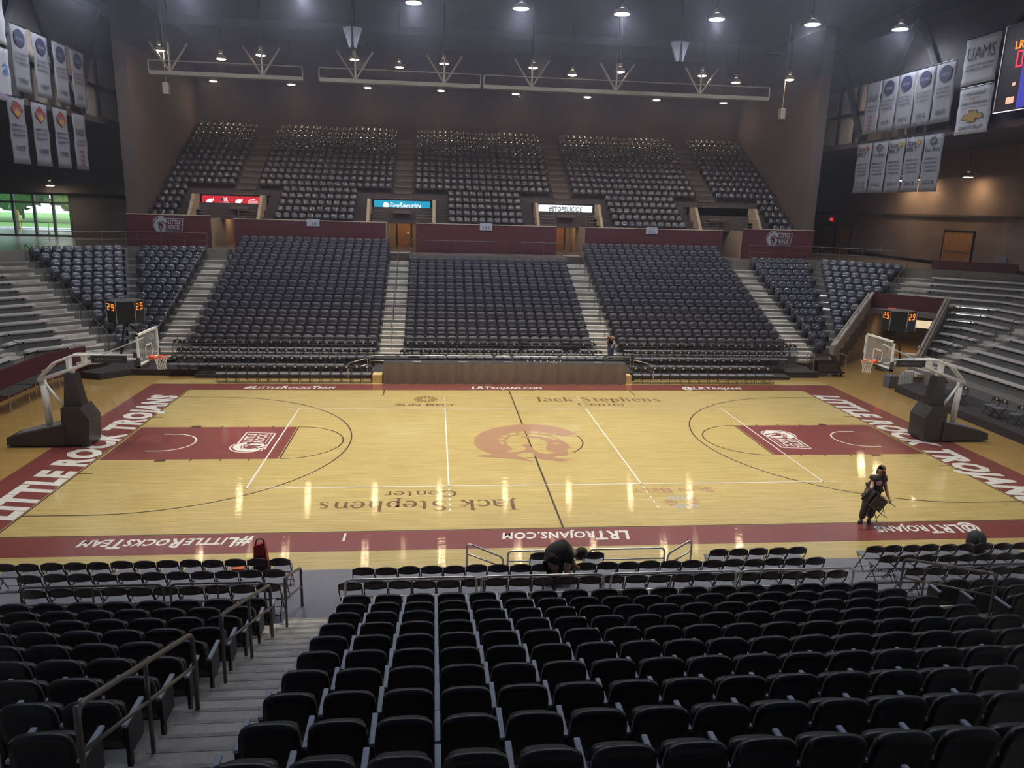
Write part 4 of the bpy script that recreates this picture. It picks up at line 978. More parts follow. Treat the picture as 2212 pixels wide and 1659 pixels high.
def sunb(year, style):
    def b(p):
        if style == 'ring': p('sunburst', ring, .3, .80, .4, .15, M_INK); p('lettering', T('Sun Belt'), .1, .70, .8, .07, M_INK)
        else: p('lettering', T('Sun'), .1, .84, .5, .09, M_INK); p('lettering', T('BELT'), .1, .74, .6, .08, M_INK); p('sun_spot', disc, .66, .84, .2, .1, M_GOLD if year in ('2011', '2012') else M_RED)
        for q, l in enumerate(("MEN'S", 'BASKETBALL', 'WESTERN DIVISION', 'CHAMPIONS')): p('lettering', T(l), .16, .56-.07*q, .68, .035, M_INK)
        if year: p('year', T(year), .2, .13, .6, .07, M_INK)
        else:
            for x in (.15, .55):
                for y in (.2, .15, .1): p('year', T('2000'), x, y, .3, .03, M_INK)
    return b
def nit(year):
    def b(p):
        p('diamond_logo', dia, .12, .68, .76, .28, M_RED); p('diamond_centre', dia, .28, .71, .44, .12, M_GOLD, .004); p('lettering', T('NIT'), .28, .79, .44, .06, M_BANNER, .006)
        for q, l in enumerate(("MEN'S", 'BASKETBALL', 'NIT')): p('lettering', T(l), .14, .56-.075*q, .72, .04, M_INK)
        p('year', T(year), .22, .2, .56, .08, M_INK)
    return b
for k, (y0, year) in enumerate(((13.72, '2015'), (15.45, '2012'), (17.18, '2011'), (18.90, '2010'))): banner(1, y0, y0+1.62, 13.4, 16.5, f'pale banner with dark seal and {year}, upper right row, {["nearest", "second", "third", "fourth"][k]} from scoreboard', champ(year), 'championship banners at the right end')
def redn(p):
    p('lettering', T('UALR'), .15, .62, .7, .12, M_INK)
    for q in range(2): p('lettering', T('CHAMPIONS'), .16, .5-.07*q, .68, .035, M_INK)
    for y in (.3, .22, .14, .06): p('year', T('1980'), .32, y, .36, .05, M_RED)
banner(1, 20.62, 22.2, 13.4, 16.5, 'pale banner with a column of red years, leftmost of the upper right row', redn, 'championship banners at the right end')
for k, (y0, year, stl) in enumerate(((13.9, '2015', 'ring'), (15.62, '2012', 'x'), (17.35, '2011', 'x'), (19.08, '2014-15', 'ring'), (20.82, '', 'x'))): banner(1, y0, y0+1.6, 9.75, 12.85, f'pale conference banner {"dated "+year if year else "with small year columns"}, lower right row, {ORD[k]} from its right end', sunb(year, stl), 'conference banners at the right end')
for k, (y0, year) in enumerate(((15.35, '1986'), (17.45, '1989'), (19.55, '1990'), (21.6, '2011'))): banner(-1, y0, y0+1.55, 13.25, 16.35, f'dim pale banner with a dark round seal, upper left row, {ORD[k]} from the left', champ(year), 'seal banners at the left end')
for k, (y0, year) in enumerate(((14.35, '1987'), (16.6, '1988'), (18.85, '1996'))): banner(-1, y0, y0+1.55, 9.75, 12.9, f'pale banner with a red diamond and {year}, lower left row, {ORD[k]} from the left', nit(year), 'diamond banners at the left end')
banner(-1, 21.05, 22.6, 9.75, 12.85, 'pale banner with faint red lettering, rightmost of the lower left row', redn, 'diamond banners at the left end')
def uams(p): p('lettering', layout([('UAMS', 1)]), .1, .52, .82, .28, M_NAVY); p('lettering', T('UNIVERSITY OF ARKANSAS'), .1, .38, .8, .05, M_INK); p('lettering', T('FOR MEDICAL SCIENCES'), .1, .29, .8, .05, M_INK)
def chev(p):
    p('lettering', T('ARKANSAS'), .22, .82, .56, .06, M_INK); p('lettering', T('BEST'), .34, .73, .32, .05, M_GOLD); p('lettering', T('CHEVY DEALERS'), .1, .62, .8, .06, M_INK)
    p('rule', rect(0, 1, 0, .1), .12, .56, .76, .008, M_INK); p('lettering', T('CHEVROLET'), .14, .10, .72, .07, M_INK)
    bt = ([(0, 0), (.3, 0), (.3, -.25), (.7, -.25), (.7, 0), (1.1, 0), (1.0, .4), (.75, .4), (.75, .65), (.33, .65), (.33, .4), (.1, .4)], [tuple(range(12))])
    p('badge_edge', bt, .17, .24, .68, .26, M_INK); p('badge', bt, .2, .26, .62, .22, M_GOLD, .004)
banner(1, 10.75, 13.2, 15.05, 17.3, 'white advertising panel reading UAMS beside the scoreboard', uams, 'advertising panels beside the scoreboard')
banner(1, 10.68, 13.12, 12.6, 14.9, 'white advertising panel with a gold cross badge beside the scoreboard', chev, 'advertising panels beside the scoreboard')
def adl(p): p('script_lettering', layout([('Baptist', 1)]), .1, .06, .8, .1, mat('purple_ink', (.25, .12, .4), .7)); p('lettering', layout([('a', 1)]), .72, .5, .2, .2, mat('blue_ink', (.03, .16, .5), .7))
def adp(p): p('rule', rect(0, 1, 0, .1), .3, .1, .4, .01, M_INK)
banner(-1, 12.7, 14.95, 12.62, 15.05, 'bright white advertising panel cut by the left edge, lower one', adl, 'advertising panels at the left edge')
banner(-1, 12.7, 15.0, 15.2, 17.5, 'bright white advertising panel cut by the left edge, upper one', adp, 'advertising panels at the left edge')
# scoreboard
SEG = {'0': 'abcdef', '2': 'abged', '9': 'abcdfg', '4': 'fgbc', '3': 'abgcd'}
def digit(ch, w=1, h=1.8, th=.2):
    S = {'a': rect(0, w, h-th, h), 'd': rect(0, w, 0, th), 'g': rect(0, w, h/2-th/2, h/2+th/2), 'f': rect(0, th, h/2, h), 'b': rect(w-th, w, h/2, h), 'e': rect(0, th, 0, h/2), 'c': rect(w-th, w, 0, h/2)}
    return merge(*[S[c] for c in SEG[ch]])
t = thing('scoreboard', 'dark hanging scoreboard with a glowing red zero, right edge', 'scoreboard')
MB().box(23.9, 24.3, 4.0, 10.35, 13.4, 17.35, bev=.03).build('cabinet', mat('near_black_panel', (.018, .014, .018), .35), t)
mb = MB()
for a, b in (((23.88, 4, 13.4), (23.88, 10.35, 13.4)), ((23.88, 10.35, 13.4), (23.88, 10.35, 17.35)), ((23.88, 10.35, 17.35), (23.88, 4, 17.35))): mb.tube([a, b], .035, 6)
mb.build('silver_edge', M_RAIL, t)
RL, OL = emis('red_led', (1, .02, .07), 1.8), emis('orange_led', (1, .22, .015), 2.2)
def onsb(nm, g, y, z, w, h, m): flat(nm, place(g[0], g[1], (23.86, y, z), (0, -1, 0), (0, 0, 1), w, h), m, t)
onsb('team_letters', T('LR'), 9.55, 16.2, .55, .35, OL); onsb('score_digit', digit('0'), 9.35, 15.35, .42, .75, RL)
onsb('small_digit', rect(0, 1, 0, 1), 9.35, 14.55, .2, .14, emis('dim_led', (1, .5, .35), 1.2)); onsb('status_panel', rect(0, 1, 0, 1), 9.6, 13.75, .5, .3, MATS['dim_led']); onsb('video_panel', rect(0, 1, 0, 1), 8.9, 13.5, 3, 2.0, emis('blue_screen', (.05, .05, .6), .8))
for y in (5, 9): MB().tube([(24.1, y, 17.3), (24.1, y, 20.5)], .04, 6).build('hanger', M_FRAME, t)
# ================================================================== LED boards, exit signs, section signs
def led(xa, col, es, nm, label, fn):
    t = thing('display_board', label, 'sign'); w, h = 3.85, .70; x0, z0 = xa-w/2+.0, 7.80
    MB().box(x0-.06, x0+w+.06, 27.93, 28.05, z0-.06, z0+h+.06).build('housing', M_FRAME, t)
    MB().box(x0, x0+w, 27.90, 27.94, z0, z0+h).build('screen', emis(nm, col, es), t)
    def p(n, g, x, z, ww, hh, m): flat(n, place(g[0], g[1], (x0+x*w, 27.89, z0+z*h), (1, 0, 0), (0, 0, 1), ww*w, hh*h), m, t)
    fn(p)
WL = emis('white_led', (.95, .98, 1), 1.3); DL = emis('dark_led', (.1, .12, .1), .3)
blob = ([(0, .4), (.2, .7), (.5, .8), (.8, .75), (1, .9), (.95, .5), (.7, .4), (.8, .1), (.55, .25), (.4, 0), (.3, .3), (.1, .2)], [tuple(range(12))])
def f_red(p):
    for x in (.07, .56): p('white_emblem', blob, x, .2, .13, .6, WL)
    p('round_emblem', disc, .31, .5, .05, .35, DL); p('lettering', T('LR'), .37, .5, .07, .35, WL); p('small_lettering', T('UNIVERSITY'), .30, .18, .17, .1, WL); p('small_lettering', T('LITTLE ROCK'), .30, .34, .15, .08, WL)
    for q, w in enumerate((.09, .17, .17, .17)): p('small_lettering', T(['GAME', 'TROJANS', 'ATHLETICS', 'TICKETS'][q]), .78+(.17-w)/2, .68-.17*q, w, .1, WL)
led(-17.2, (.75, .01, .03), .9, 'red_screen', 'glowing red display board over the left passage', f_red)
def f_teal(p): p('white_emblem', ([(0, .5), (.1, .85), (.4, 1), (.8, .85), (1.05, .5), (.8, .15), (.4, 0), (.1, .15)], [tuple(range(8))]), .16, .2, .115, .65, WL); p('lettering', layout([('First', 1)]), .29, .22, .17, .58, WL); p('lettering', layout([('Security', 1)], bold=.03), .46, .06, .38, .78, WL)
led(-5.72, (.0, .30, .48), 1.3, 'blue_green_screen', 'glowing blue-green display board over the centre passage', f_teal)
def f_white(p): p('lettering', layout([('#STOPSUICIDE', 1)], bold=.02), .19, .3, .62, .55, DL); p('small_lettering', T('BRINGING THE BATTLE TO AN END'), .3, .08, .42, .12, DL)
led(5.78, (.85, .95, 1), 1.5, 'white_screen', 'glowing white display board over the right passage', f_white)
EX = emis('red_exit', (1, .04, .05), 1.0)
def exit_sign(x, y, z, label, rz=0):
    t = thing('exit_sign', label, 'sign', (x, y, z), rz); MB().box(-.2, .2, 0, .05, -.12, .12).build('housing', EX, t)
    flat('lettering', place(*layout([('EXIT', 1)], bold=.02), (-.15, -.004, -.07), (1, 0, 0), (0, 0, 1), .3, .14), M_BANNER, t)
exit_sign(-5.72, 30.85, 7.62, 'red exit sign over the door under the blue-green board'); exit_sign(-17.0, 28.0, 7.6, 'red exit sign under the red board'); exit_sign(5.6, 28.0, 7.6, 'red exit sign under the white board')
exit_sign(16.9, 30.0, 7.6, 'red exit sign in the opening right of section 112'); exit_sign(31.05, 37.9, 7.95, 'red exit sign above the right concourse door', -PI/2)
q = wpt(6.4, 4.0, 1); exit_sign(q[0]-.4, q[1]-.4, 3.0, 'red exit sign under the tunnel lintel', -math.radians(40))
M_SIGN = mat('grey_sign_plate', (.42, .44, .50), .5); M_DKT = mat('dark_sign_text', (.04, .04, .05), .6)
for n, x in (('110', -11.4), ('111', -.04), ('112', 11.37)):
    t = thing('section_sign', f'grey section sign reading {n} on the maroon wall, ' + {'110': 'left', '111': 'middle', '112': 'right'}[n] + ' one', 'sign'); MB().box(x-.41, x+.41, 25.12, 25.16, 6.72, 7.18).build('plate', M_SIGN, t)
    flat('lettering', place(*layout([(n, 1)]), (x-.21, 25.115, 6.76), (1, 0, 0), (0, 0, 1), .44, .22), M_DKT, t)
for k, (x, y, z) in enumerate(((31.12, 30.8, 5.55), (31.12, 17.2, 5.75))):
    tag(MB().box(x-.03, x+.03, y-.9 if k == 0 else y-.55, y+.9 if k == 0 else y+.55, z, z+.42).build('row_sign', M_BANNER), ['white notice on the right concourse wall beside the doors', 'white notice on the right concourse wall at the edge of the frame'][k], 'sign')
# ================================================================== scorer table
t = thing('scorer_table', 'long black draped scorer table along the far sideline', 'table')
P = [[(-5.85+11.7*i/120, 8.82+.015*math.sin(i*1.7)+(.03*math.sin(i*.9))*(1-j/3), .02+.98*j/3) for j in range(4)] for i in range(121)]
MB().grid(P, (0, .02, 0)).build('drape', mat('taupe_black_drape', (.19, .145, .115), .75, 0, .1, 5), t)
MB().box(-5.85, 5.85, 8.83, 9.5, .98, 1.02, bev=.01).box(-5.85, -5.80, 8.85, 9.5, 0, .98).box(5.80, 5.85, 8.85, 9.5, 0, .98).build('tabletop', M_BLACK, t)
for k in range(5): tag(MB().box(-4.5+k*2.2, -4.1+k*2.2, 9.05, 9.25, 1.02, 1.035).build('paper_strip', M_BANNER), f'thin white paper strip on the scorer table, {ORD[k]} from the left', 'paper', 'paper strips on the scorer table')
for k in range(6): tag(MB().box(1.0+k*.32, 1.06+k*.32, 9.1, 9.16, 1.02, 1.13, bev=.01).build('paper_cup', M_WHITE), f'small white cup on the scorer table, {ORD[k]} of the six right of centre', 'cup', 'cups on the scorer table')
tag(MB().tube([(-.3, 8.79, 1.02), (-.31, 8.78, .5), (-.2, 8.77, .05), (-.05, 8.7, .012), (.1, 8.74, .012)], .008, 6).build('orange_cable', mat('orange_rubber', (.6, .12, .04), .5)), 'thin orange cable hanging down the scorer table drape', 'cable')
tag(MB().box(-6.38, -5.92, 9.0, 9.6, 0, .40, bev=.01).build('wooden_step', mat('yellow_ply', (.62, .44, .18), .5, 0, .1, 3)), 'yellow wooden step at the left end of the scorer table', 'step')
tag(MB().box(5.9, 6.18, 9.0, 9.55, 0, .40, bev=.01).build('wooden_step', MATS['yellow_ply']), 'yellow wooden step at the right end of the scorer table', 'step')
# ================================================================== basketball hoops
M_PAD = mat('black_hoop_padding', (.028, .022, .02), .45, 0, .1, 3); M_RIM = mat('orange_rim', (.75, .10, .02), .4); M_NET = mat('white_net_cord', (.7, .68, .64), .8)
def hoop(s, label):
    t = thing('basketball_hoop', label, 'basketball hoop', (s*16.4, 0, 0)); O = Vector((s*16.4, 0, 0))
    def P(x, y, z): return Vector((s*x, y, z))-O
    def side(poly, y0, y1): return [P(x, y0, z) for x, z in poly], [P(x, y1, z) for x, z in poly]
    MB().hull8(*side([(17.75, .08), (15.85, .06), (15.85, .78), (17.0, .52), (17.72, .34)], -.5, .5)).build('base', M_PAD, t)
    MB().hull8(*side([(17.5, .40), (16.0, .74), (16.0, .76), (17.5, .43)], -.3, .3)).build('base_plate', mat('grey_base_plate', (.30, .29, .30), .4, .5), t)
    for x in (17.5, 16.0):
        for y in (-.4, .4): MB().tube([P(x, y-.03, .06), P(x, y+.03, .06)], .06, 12).build('wheel', M_FRAME, t)
    mb = MB(); mb.hull8(*side([(15.88, .05), (15.12, .05), (15.05, .95), (15.32, 1.38), (15.92, 1.38), (15.95, .95)], -.46, .46)); mb.hull8(*side([(15.92, 1.38), (15.32, 1.38), (15.50, 2.48), (15.80, 2.48)], -.22, .22))
    mb.build('front_padding', M_PAD, t)
    MB().tube([P(16.54, 0, .6), P(16.6, 0, 2.26)], .11, 12).build('rear_post', M_WHITE, t, True)
    MB().tube([P(16.52, 0, 2.1), P(15.85, 0, 1.02)], .045, 8).build('diagonal_brace', M_WHITE, t, True)
    MB().tube([P(15.66, 0, 2.4), P(15.62, 0, 2.66)], .10, 8).build('mast_head', M_WHITE, t, True)
    for y in (-.12, .12):
        MB().tube([P(16.7, y, 2.24), P(15.6, y, 2.62), P(14.85, y, 2.93), P(13.25, y, 3.02)], .055, 8).build('lower_arm', M_WHITE, t, True)
        MB().tube([P(16.7, y, 2.3), P(16.15, y, 2.84), P(15.46, y, 3.12), P(13.25, y, 3.13)], .04, 8).build('upper_arm', M_WHITE, t, True)
        MB().tube([P(14.6, y, 3.13), P(13.2, y, 3.72)], .02, 8).build('brace', M_WHITE, t, True)
    for x, z0, z1 in ((15.7, 2.6, 3.02), (15.2, 2.8, 3.1)): MB().box(*sorted((P(x, 0, 0).x-.04, P(x, 0, 0).x+.04)), -.14, .14, z0, z1).build('arm_web', M_WHITE, t)
    a = MB().box(*sorted((P(14.9, 0, 0).x, P(13.75, 0, 0).x)), -.22, -.18, 2.88, 3.12).build('arm_panel', M_BLACK, t)
    x0 = min(P(14.75, 0, 0).x, P(13.9, 0, 0).x); flat('lettering', place(*layout(smallcaps('LRTrojans.com'), bold=.02), (x0, -.224, 2.95), (1, 0, 0), (0, 0, 1), .85, .1), M_BANNER, a)
    mb = MB(); X = 13.1
    for y0, y1, z0, z1 in ((-.915, .915, 3.90, 3.97), (-.915, .915, 2.90, 2.97), (-.915, -.845, 2.9, 3.97), (.845, .915, 2.9, 3.97)): mb.box(*sorted((P(X-.03, 0, 0).x, P(X+.03, 0, 0).x)), y0, y1, z0, z1)
    mb.build('backboard_frame', M_WHITE, t)
    MB().box(*sorted((P(X-.01, 0, 0).x, P(X+.01, 0, 0).x)), -.85, .85, 2.96, 3.91).build('backboard_glass', M_GLASS, t)
    mb = MB()
    for y0, y1, z0, z1 in ((-.305, .305, 3.46, 3.51), (-.305, .305, 3.05, 3.1), (-.305, -.255, 3.05, 3.51), (.255, .305, 3.05, 3.51)): mb.box(*sorted((P(X-.014, 0, 0).x, P(X-.02, 0, 0).x)), y0, y1, z0, z1)
    mb.build('target_square', M_WHITE, t)
    mb = MB()
    mb.box(*sorted((P(X-.05, 0, 0).x, P(X+.06, 0, 0).x)), -.95, .95, 2.85, 2.92); mb.box(*sorted((P(X-.05, 0, 0).x, P(X+.06, 0, 0).x)), -.95, -.88, 2.86, 3.2); mb.box(*sorted((P(X-.05, 0, 0).x, P(X+.06, 0, 0).x)), .88, .95, 2.86, 3.2)
    mb.box(*sorted((P(X+.05, 0, 0).x, P(X+.45, 0, 0).x)), -.16, .16, 2.7, 3.2); mb.build('backboard_padding', M_PAD, t)
    rc = P(12.72, 0, 3.05); ringp = [rc+Vector((.228*math.cos(2*PI*k/24), .228*math.sin(2*PI*k/24), 0)) for k in range(25)]
    mb = MB(); mb.tube(ringp, .014, 8, cap=False); mb.box(*sorted((P(12.95, 0, 0).x, P(13.08, 0, 0).x)), -.1, .1, 2.98, 3.1); mb.tube([P(13.0, -.09, 3.0), rc+Vector((0, -.22, 0))], .012, 6); mb.tube([P(13.0, .09, 3.0), rc+Vector((0, .22, 0))], .012, 6)
    mb.build('rim', M_RIM, t, True)
    mb = MB(); prof = [(.225, 0), (.19, -.10), (.155, -.20), (.135, -.31), (.145, -.42)]
    for k in range(12):
        for d in (1, -1):
            mb.tube([rc+Vector((r*math.cos(2*PI*(k+d*i*.5)/12), r*math.sin(2*PI*(k+d*i*.5)/12), z)) for i, (r, z) in enumerate(prof)], .007, 4)
    mb.build('net', M_NET, t)
    c = MB(); cx0 = P(13.72, 0, 4.62); ca = math.atan2(CAM.y, CAM.x-s*13.72)
    def hexp(r): return [(cx0.x+r*math.cos(ca+PI/6+PI/3*k), cx0.y+r*math.sin(ca+PI/6+PI/3*k)) for k in range(6)]
    c.prism(hexp(.56), 4.25, 4.98); ck = c.build('shot_clock', mat('shot_clock_black', (.014, .013, .015), .4), t)
    for p in hexp(.562): MB().tube([(p[0], p[1], 4.25), (p[0], p[1], 4.98)], .012, 6).build('clock_edge', mat('clock_edge_metal', (.25, .25, .27), .4, .5), ck)
    for da in (-PI/3, PI/3):
        n = Vector((math.cos(ca+da), math.sin(ca+da), 0)); ex = Vector((-n.y, n.x, 0)); o = cx0+n*.495; o.z = 4.68
        for q, ch in enumerate('29'): flat('clock_digit', place(*digit(ch), o+ex*(-.2+.24*q), ex, (0, 0, 1), .13, .22), OL, ck)
    MB().tube([P(14.0, 0, 3.1), P(13.78, 0, 4.25)], .035, 8).build('clock_post', M_FRAME, t); MB().tube([P(13.15, 0, 3.7), P(13.7, 0, 4.2)], .025, 8).build('clock_brace', M_FRAME, t)
hoop(-1, 'portable basketball hoop at the left end of the court'); hoop(1, 'portable basketball hoop at the right end of the court')
# ================================================================== tables at the left end
for k, y in enumerate((4.5, 6.45, 8.4)):
    t = thing('team_table', f'dark folding table at the left end, {["nearest the camera", "middle one", "farthest one"][k]}', 'table', (-20.1, y, 0), group='tables beside the left baseline')
    MB().box(-.38, .38, -.92, .92, .72, .76, bev=.01).build('tabletop', M_PLATS, t)
    for dy in (-.7, .7):
        for dx in (-.28, .28): MB().tube([(dx, dy, 0), (dx, dy, .72)], .016, 8).build('leg', M_RAIL, t)
    MB().box(-.37, -.35, -.9, .9, .5, .72).build('skirt', M_PLATS, t)
# right end dark riser with chairs
struct(MB().prism([(19.0, 7.5), (18.95, -2.0), (21.3, -2.0), (21.3, 6.3), (20.3, 7.9)], 0, .34).build('end_riser', M_PLATS), 'low dark riser at the right end')
st4 = {}
for k in (1, 2, 5, 9, 10, 12):
    if inframe((19.9, 6.2-.47*k, 1)): put(fproto, fst, (19.95, 6.3-.47*k, .34), PI/2, f'dark folding chair on the low riser behind the right hoop, {ORD[k]} from its far end', 'folding chairs on the right end riser')
# dark stacked gear beyond the right corner
t = thing('equipment_cart', 'loaded cart of folded chairs and tubing in the far right corner', 'cart', (17.3, 11.1, 0))
MB().box(-.9, .9, -.4, .4, .18, .24).build('deck', M_FRAME, t)
for x in (-.75, .75):
    for y in (-.3, .3): MB().tube([(x-.02, y, .08), (x+.02, y, .08)], .08, 12).build('wheel', M_FRAME, t)
for x in (-.88, .88): MB().tube(fillet([(x, -.36, .2), (x, -.36, 1.15), (x, .36, 1.15), (x, .36, .2)], .1), .02, 8).build('end_frame', M_RAIL, t)
for k in range(9):
    y = -.32+.08*k; m_ = M_FOLD
    mb = MB(); R_ = Matrix.Rotation(.12*math.sin(k*2.3), 4, 'Y')
    mb.box(-.6+.05*(k % 3), .5, y-.012, y+.012, .28, .72+.05*(k % 2)); mb.tube(fillet([(-.8, y, .3), (-.75, y, 1.05), (.3, y, 1.12), (.75, y, .3)], .1), .014, 6); mb.build('folded_chair', m_, t)
tag(MB().box(19.1, 19.6, 8.2, 8.7, 0, .62, bev=.03).build('grey_bin', mat('grey_bin_plastic', (.13, .13, .16), .5)), 'grey bin on the floor behind the right hoop', 'bin')
t = thing('towel_rack', 'white towels draped on a small rack behind the right hoop', 'rack', (19.75, 7.9, 0))
P = [[(-.35+.7*i/20, .03*math.sin(i*1.9)-.12*(1-j/5)*1, .05+.85*j/5) for j in range(6)] for i in range(21)]
MB().grid(P, (0, .01, 0)).build('towel', mat('white_towel', (.62, .58, .54), .9), t, True); MB().tube([(-.38, 0, .9), (.38, 0, .9)], .015, 8).tube([(-.37, 0, 0), (-.37, 0, .9)], .015, 8).tube([(.37, 0, 0), (.37, 0, .9)], .015, 8).build('frame', M_RAIL, t)
q = wpt(9, 4.4, 1); tag(MB().tube([(q[0]-.3, q[1]+.2, 1.75), (q[0]+1.5, q[1]-1.0, 1.75)], .03, 6).box(q[0], q[0]+.08, q[1], q[1]+.08, 0, 2.1).build('tunnel_stand', M_FRAME), 'dark stand inside the player tunnel', 'stand')
tag(MB().box(-1.2, 1.2, -.03, .03, -.22, .22, bev=.01).build('lit_tunnel_sign', emis('cream_lit_sign', (1, .78, .5), .9), loc=(wpt(7.4, 5.9, 1, 0)[0], wpt(7.4, 5.9, 1, 0)[1], 2.15)), 'cream lit panel inside the player tunnel', 'sign').rotation_euler.z = -math.radians(40)
# bags
t = thing('red_bag', 'red and black bag standing on a folding chair, near left front row', 'bag', (-7.15, -10.78, .627))
mb = MB(); mb.hull8([(-.15, -.09, 0), (.17, -.09, 0), (.17, .1, 0), (-.15, .1, 0)], [(-.13, -.05, .52), (.10, -.05, .60), (.10, .06, .60), (-.13, .06, .52)]); mb.build('body', mat('red_nylon', (.42, .03, .02), .6, 0, .15, 8), t)
MB().hull8([(-.13, -.13, .02), (.12, -.13, .02), (.12, -.09, .02), (-.13, -.09, .02)], [(-.11, -.10, .30), (.09, -.10, .30), (.09, -.06, .30), (-.11, -.06, .30)]).build('front_pocket', M_BLACK, t)
MB().tube(fillet([(-.1, 0, .5), (-.08, 0, .66), (.06, 0, .68), (.08, 0, .56)], .05), .014, 6).build('strap', M_BLACK, t)
tag(MB().box(-7.74, -7.5, -10.92, -10.68, .627, .68, bev=.015).build('orange_pouch', mat('orange_cloth', (.65, .12, .03), .7)), 'small orange pouch lying on a folding chair seat', 'pouch')
t = thing('dark_backpack', 'dark backpack on the front row chairs at the right', 'bag', (9.45, -10.70, .627))
P = []
mb = MB(); mb.lathe([(.12, 0), (.2, .04), (.22, .2), (.20, .38), (.12, .47), (.02, .49)], seg=14); mb.build('body', M_BLACK, t, True); MB().tube(fillet([(-.1, -.2, .1), (-.1, -.26, .3), (-.05, -.1, .46)], .05), .02, 6).build('strap', M_BLACK, t)

# ================================================================== people
M_SKIN = mat('skin', (.50, .27, .18), .55, 0, .05, 20); M_TEE = mat('black_shirt_cloth', (.03, .022, .022), .85, 0, .15, 12); M_PINK = mat('pink_print', (.55, .22, .36), .8)
M_JEAN = mat('dark_jeans', (.07, .065, .085), .85, 0, .15, 15); M_JEANB = mat('blue_jeans', (.16, .19, .30), .85, 0, .15, 15); M_SHOE = mat('dark_shoe', (.04, .03, .03), .6); M_HAIR = mat('brown_hair', (.10, .05, .03), .6, 0, .3, 30, .5, 80)
def skin(name, chains, m, parent, root=0, sub=2):
    """chains: lists of (x,y,z,r); equal points are shared"""
    V, E, R, idx = [], [], [], {}
    for ch in chains:
        prev = None
        for (x, y, z, r) in ch:
            k = (round(x, 4), round(y, 4), round(z, 4))
            if k not in idx: idx[k] = len(V); V.append(k); R.append(r)
            if prev is not None and (prev, idx[k]) not in E: E.append((prev, idx[k]))
            prev = idx[k]
    me = bpy.data.meshes.new(name+'_s'); me.from_pydata(V, E, []); o = bpy.data.objects.new(name+'_s', me); C.objects.link(o)
    md = o.modifiers.new('s', 'SKIN'); md.use_smooth_shade = True
    for i, r in enumerate(R): me.skin_vertices[0].data[i].radius = (r*1.22, r*1.22) if r > .028 else (r, r)
    me.skin_vertices[0].data[root].use_root = True
    sb = o.modifiers.new('b', 'SUBSURF'); sb.levels = sub; sb.render_levels = sub
    dg = bpy.context.evaluated_depsgraph_get(); out = bpy.data.meshes.new_from_object(o.evaluated_get(dg)); bpy.data.objects.remove(o); bpy.data.meshes.remove(me)
    out.materials.clear(); out.materials.append(m)
    for p in out.polygons: p.use_smooth = True
    return link(name, out, parent)
def hand(p, d, up):
    """fingers from palm centre p along d; thumb from the side near the wrist"""
    p, d, up = Vector(p), Vector(d).normalized(), Vector(up).normalized(); sd_ = d.cross(up).normalized(); out = []
    palm = p+d*.04
    for k, (o, l) in enumerate(((-.027, .062), (-.009, .075), (.009, .07), (.027, .055))):
        b = p+d*.055+sd_*o; m1 = b+d*l*.5-up*.008; e = b+d*l*.85-up*.03
        out.append([(*p, .022), (*palm, .026), (*b, .010), (*m1, .009), (*e, .007)])
    tb = p+sd_*-.03+d*.01; out.append([(*p, .022), (*tb, .012), (*(tb-sd_*.02+d*.03), .010), (*(tb-sd_*.02+d*.055-up*.01), .008)])
    return out
def head_parts(t, c, face, upv, r=.098, hair=M_HAIR, long=False):
    c, f, u = Vector(c), Vector(face).normalized(), Vector(upv).normalized(); s = f.cross(u).normalized(); f = u.cross(s).normalized()
    R = Matrix((s, f, u)).transposed()
    mb = MB()                                               # hair cap
    n, m_ = 16, 9; rows = []
    for j in range(m_):
        ph = PI*.5-(PI*.78)*j/(m_-1); row = []
        for i in range(n+1):
            th = PI*.5+PI*.22+(2*PI-PI*.44)*i/n if ph < PI*.22 else PI*.5+2*PI*i/n
            q = Vector((math.cos(th)*math.cos(ph)*r*1.0, math.sin(th)*math.cos(ph)*r*1.12-.012, math.sin(ph)*r*1.2+.02)); row.append(tuple(c+R @ q))
        rows.append(row)
    mb.grid(rows, tuple(-u*.012)); mb.build('hair', hair, t, True)
    if long: skin('hair', [[(*(c-f*.05+u*.06), .07), (*(c-f*.09-u*.06), .085), (*(c-f*.11-u*.2), .075), (*(c-f*.10-u*.32), .045)], [(*(c-f*.05+u*.06), .07), (*(c+s*.07-u*.05), .045), (*(c+s*.08-u*.2-f*.03), .04)], [(*(c-f*.05+u*.06), .07), (*(c-s*.07-u*.05), .045), (*(c-s*.08-u*.2-f*.03), .04)]], hair, t)
    for e in (-1, 1):
        q = c+R @ Vector((e*.034, r*.93, .012)); MB().lathe([(.001, -.007), (.008, -.005), (.008, .005), (.001, .007)], c=tuple(q), seg=8).build('eye', M_BLACK, t, True)
    MB().tube([c+R @ Vector((-.022, r*.93, -.045)), c+R @ Vector((.022, r*.93, -.045))], .005, 6).build('mouth', mat('lip', (.35, .12, .10), .5), t)
def headchain(neck, c, face, upv, r=.098):
    c, f, u = Vector(c), Vector(face).normalized(), Vector(upv).normalized(); s = f.cross(u).normalized()
    ch = [[neck, (*(c-u*.05), .075), (*c, .088), (*(c+u*.055), .078)]]
    ch.append([(*(c-u*.05), .075), (*(c-u*.075+f*.06), .038)])                      # chin
    ch.append([(*c, .088), (*(c+f*.105-u*.012), .013)])                             # nose
    for e in (-1, 1): ch.append([(*c, .088), (*(c+s*e*.095), .02)])                 # ears
    return ch
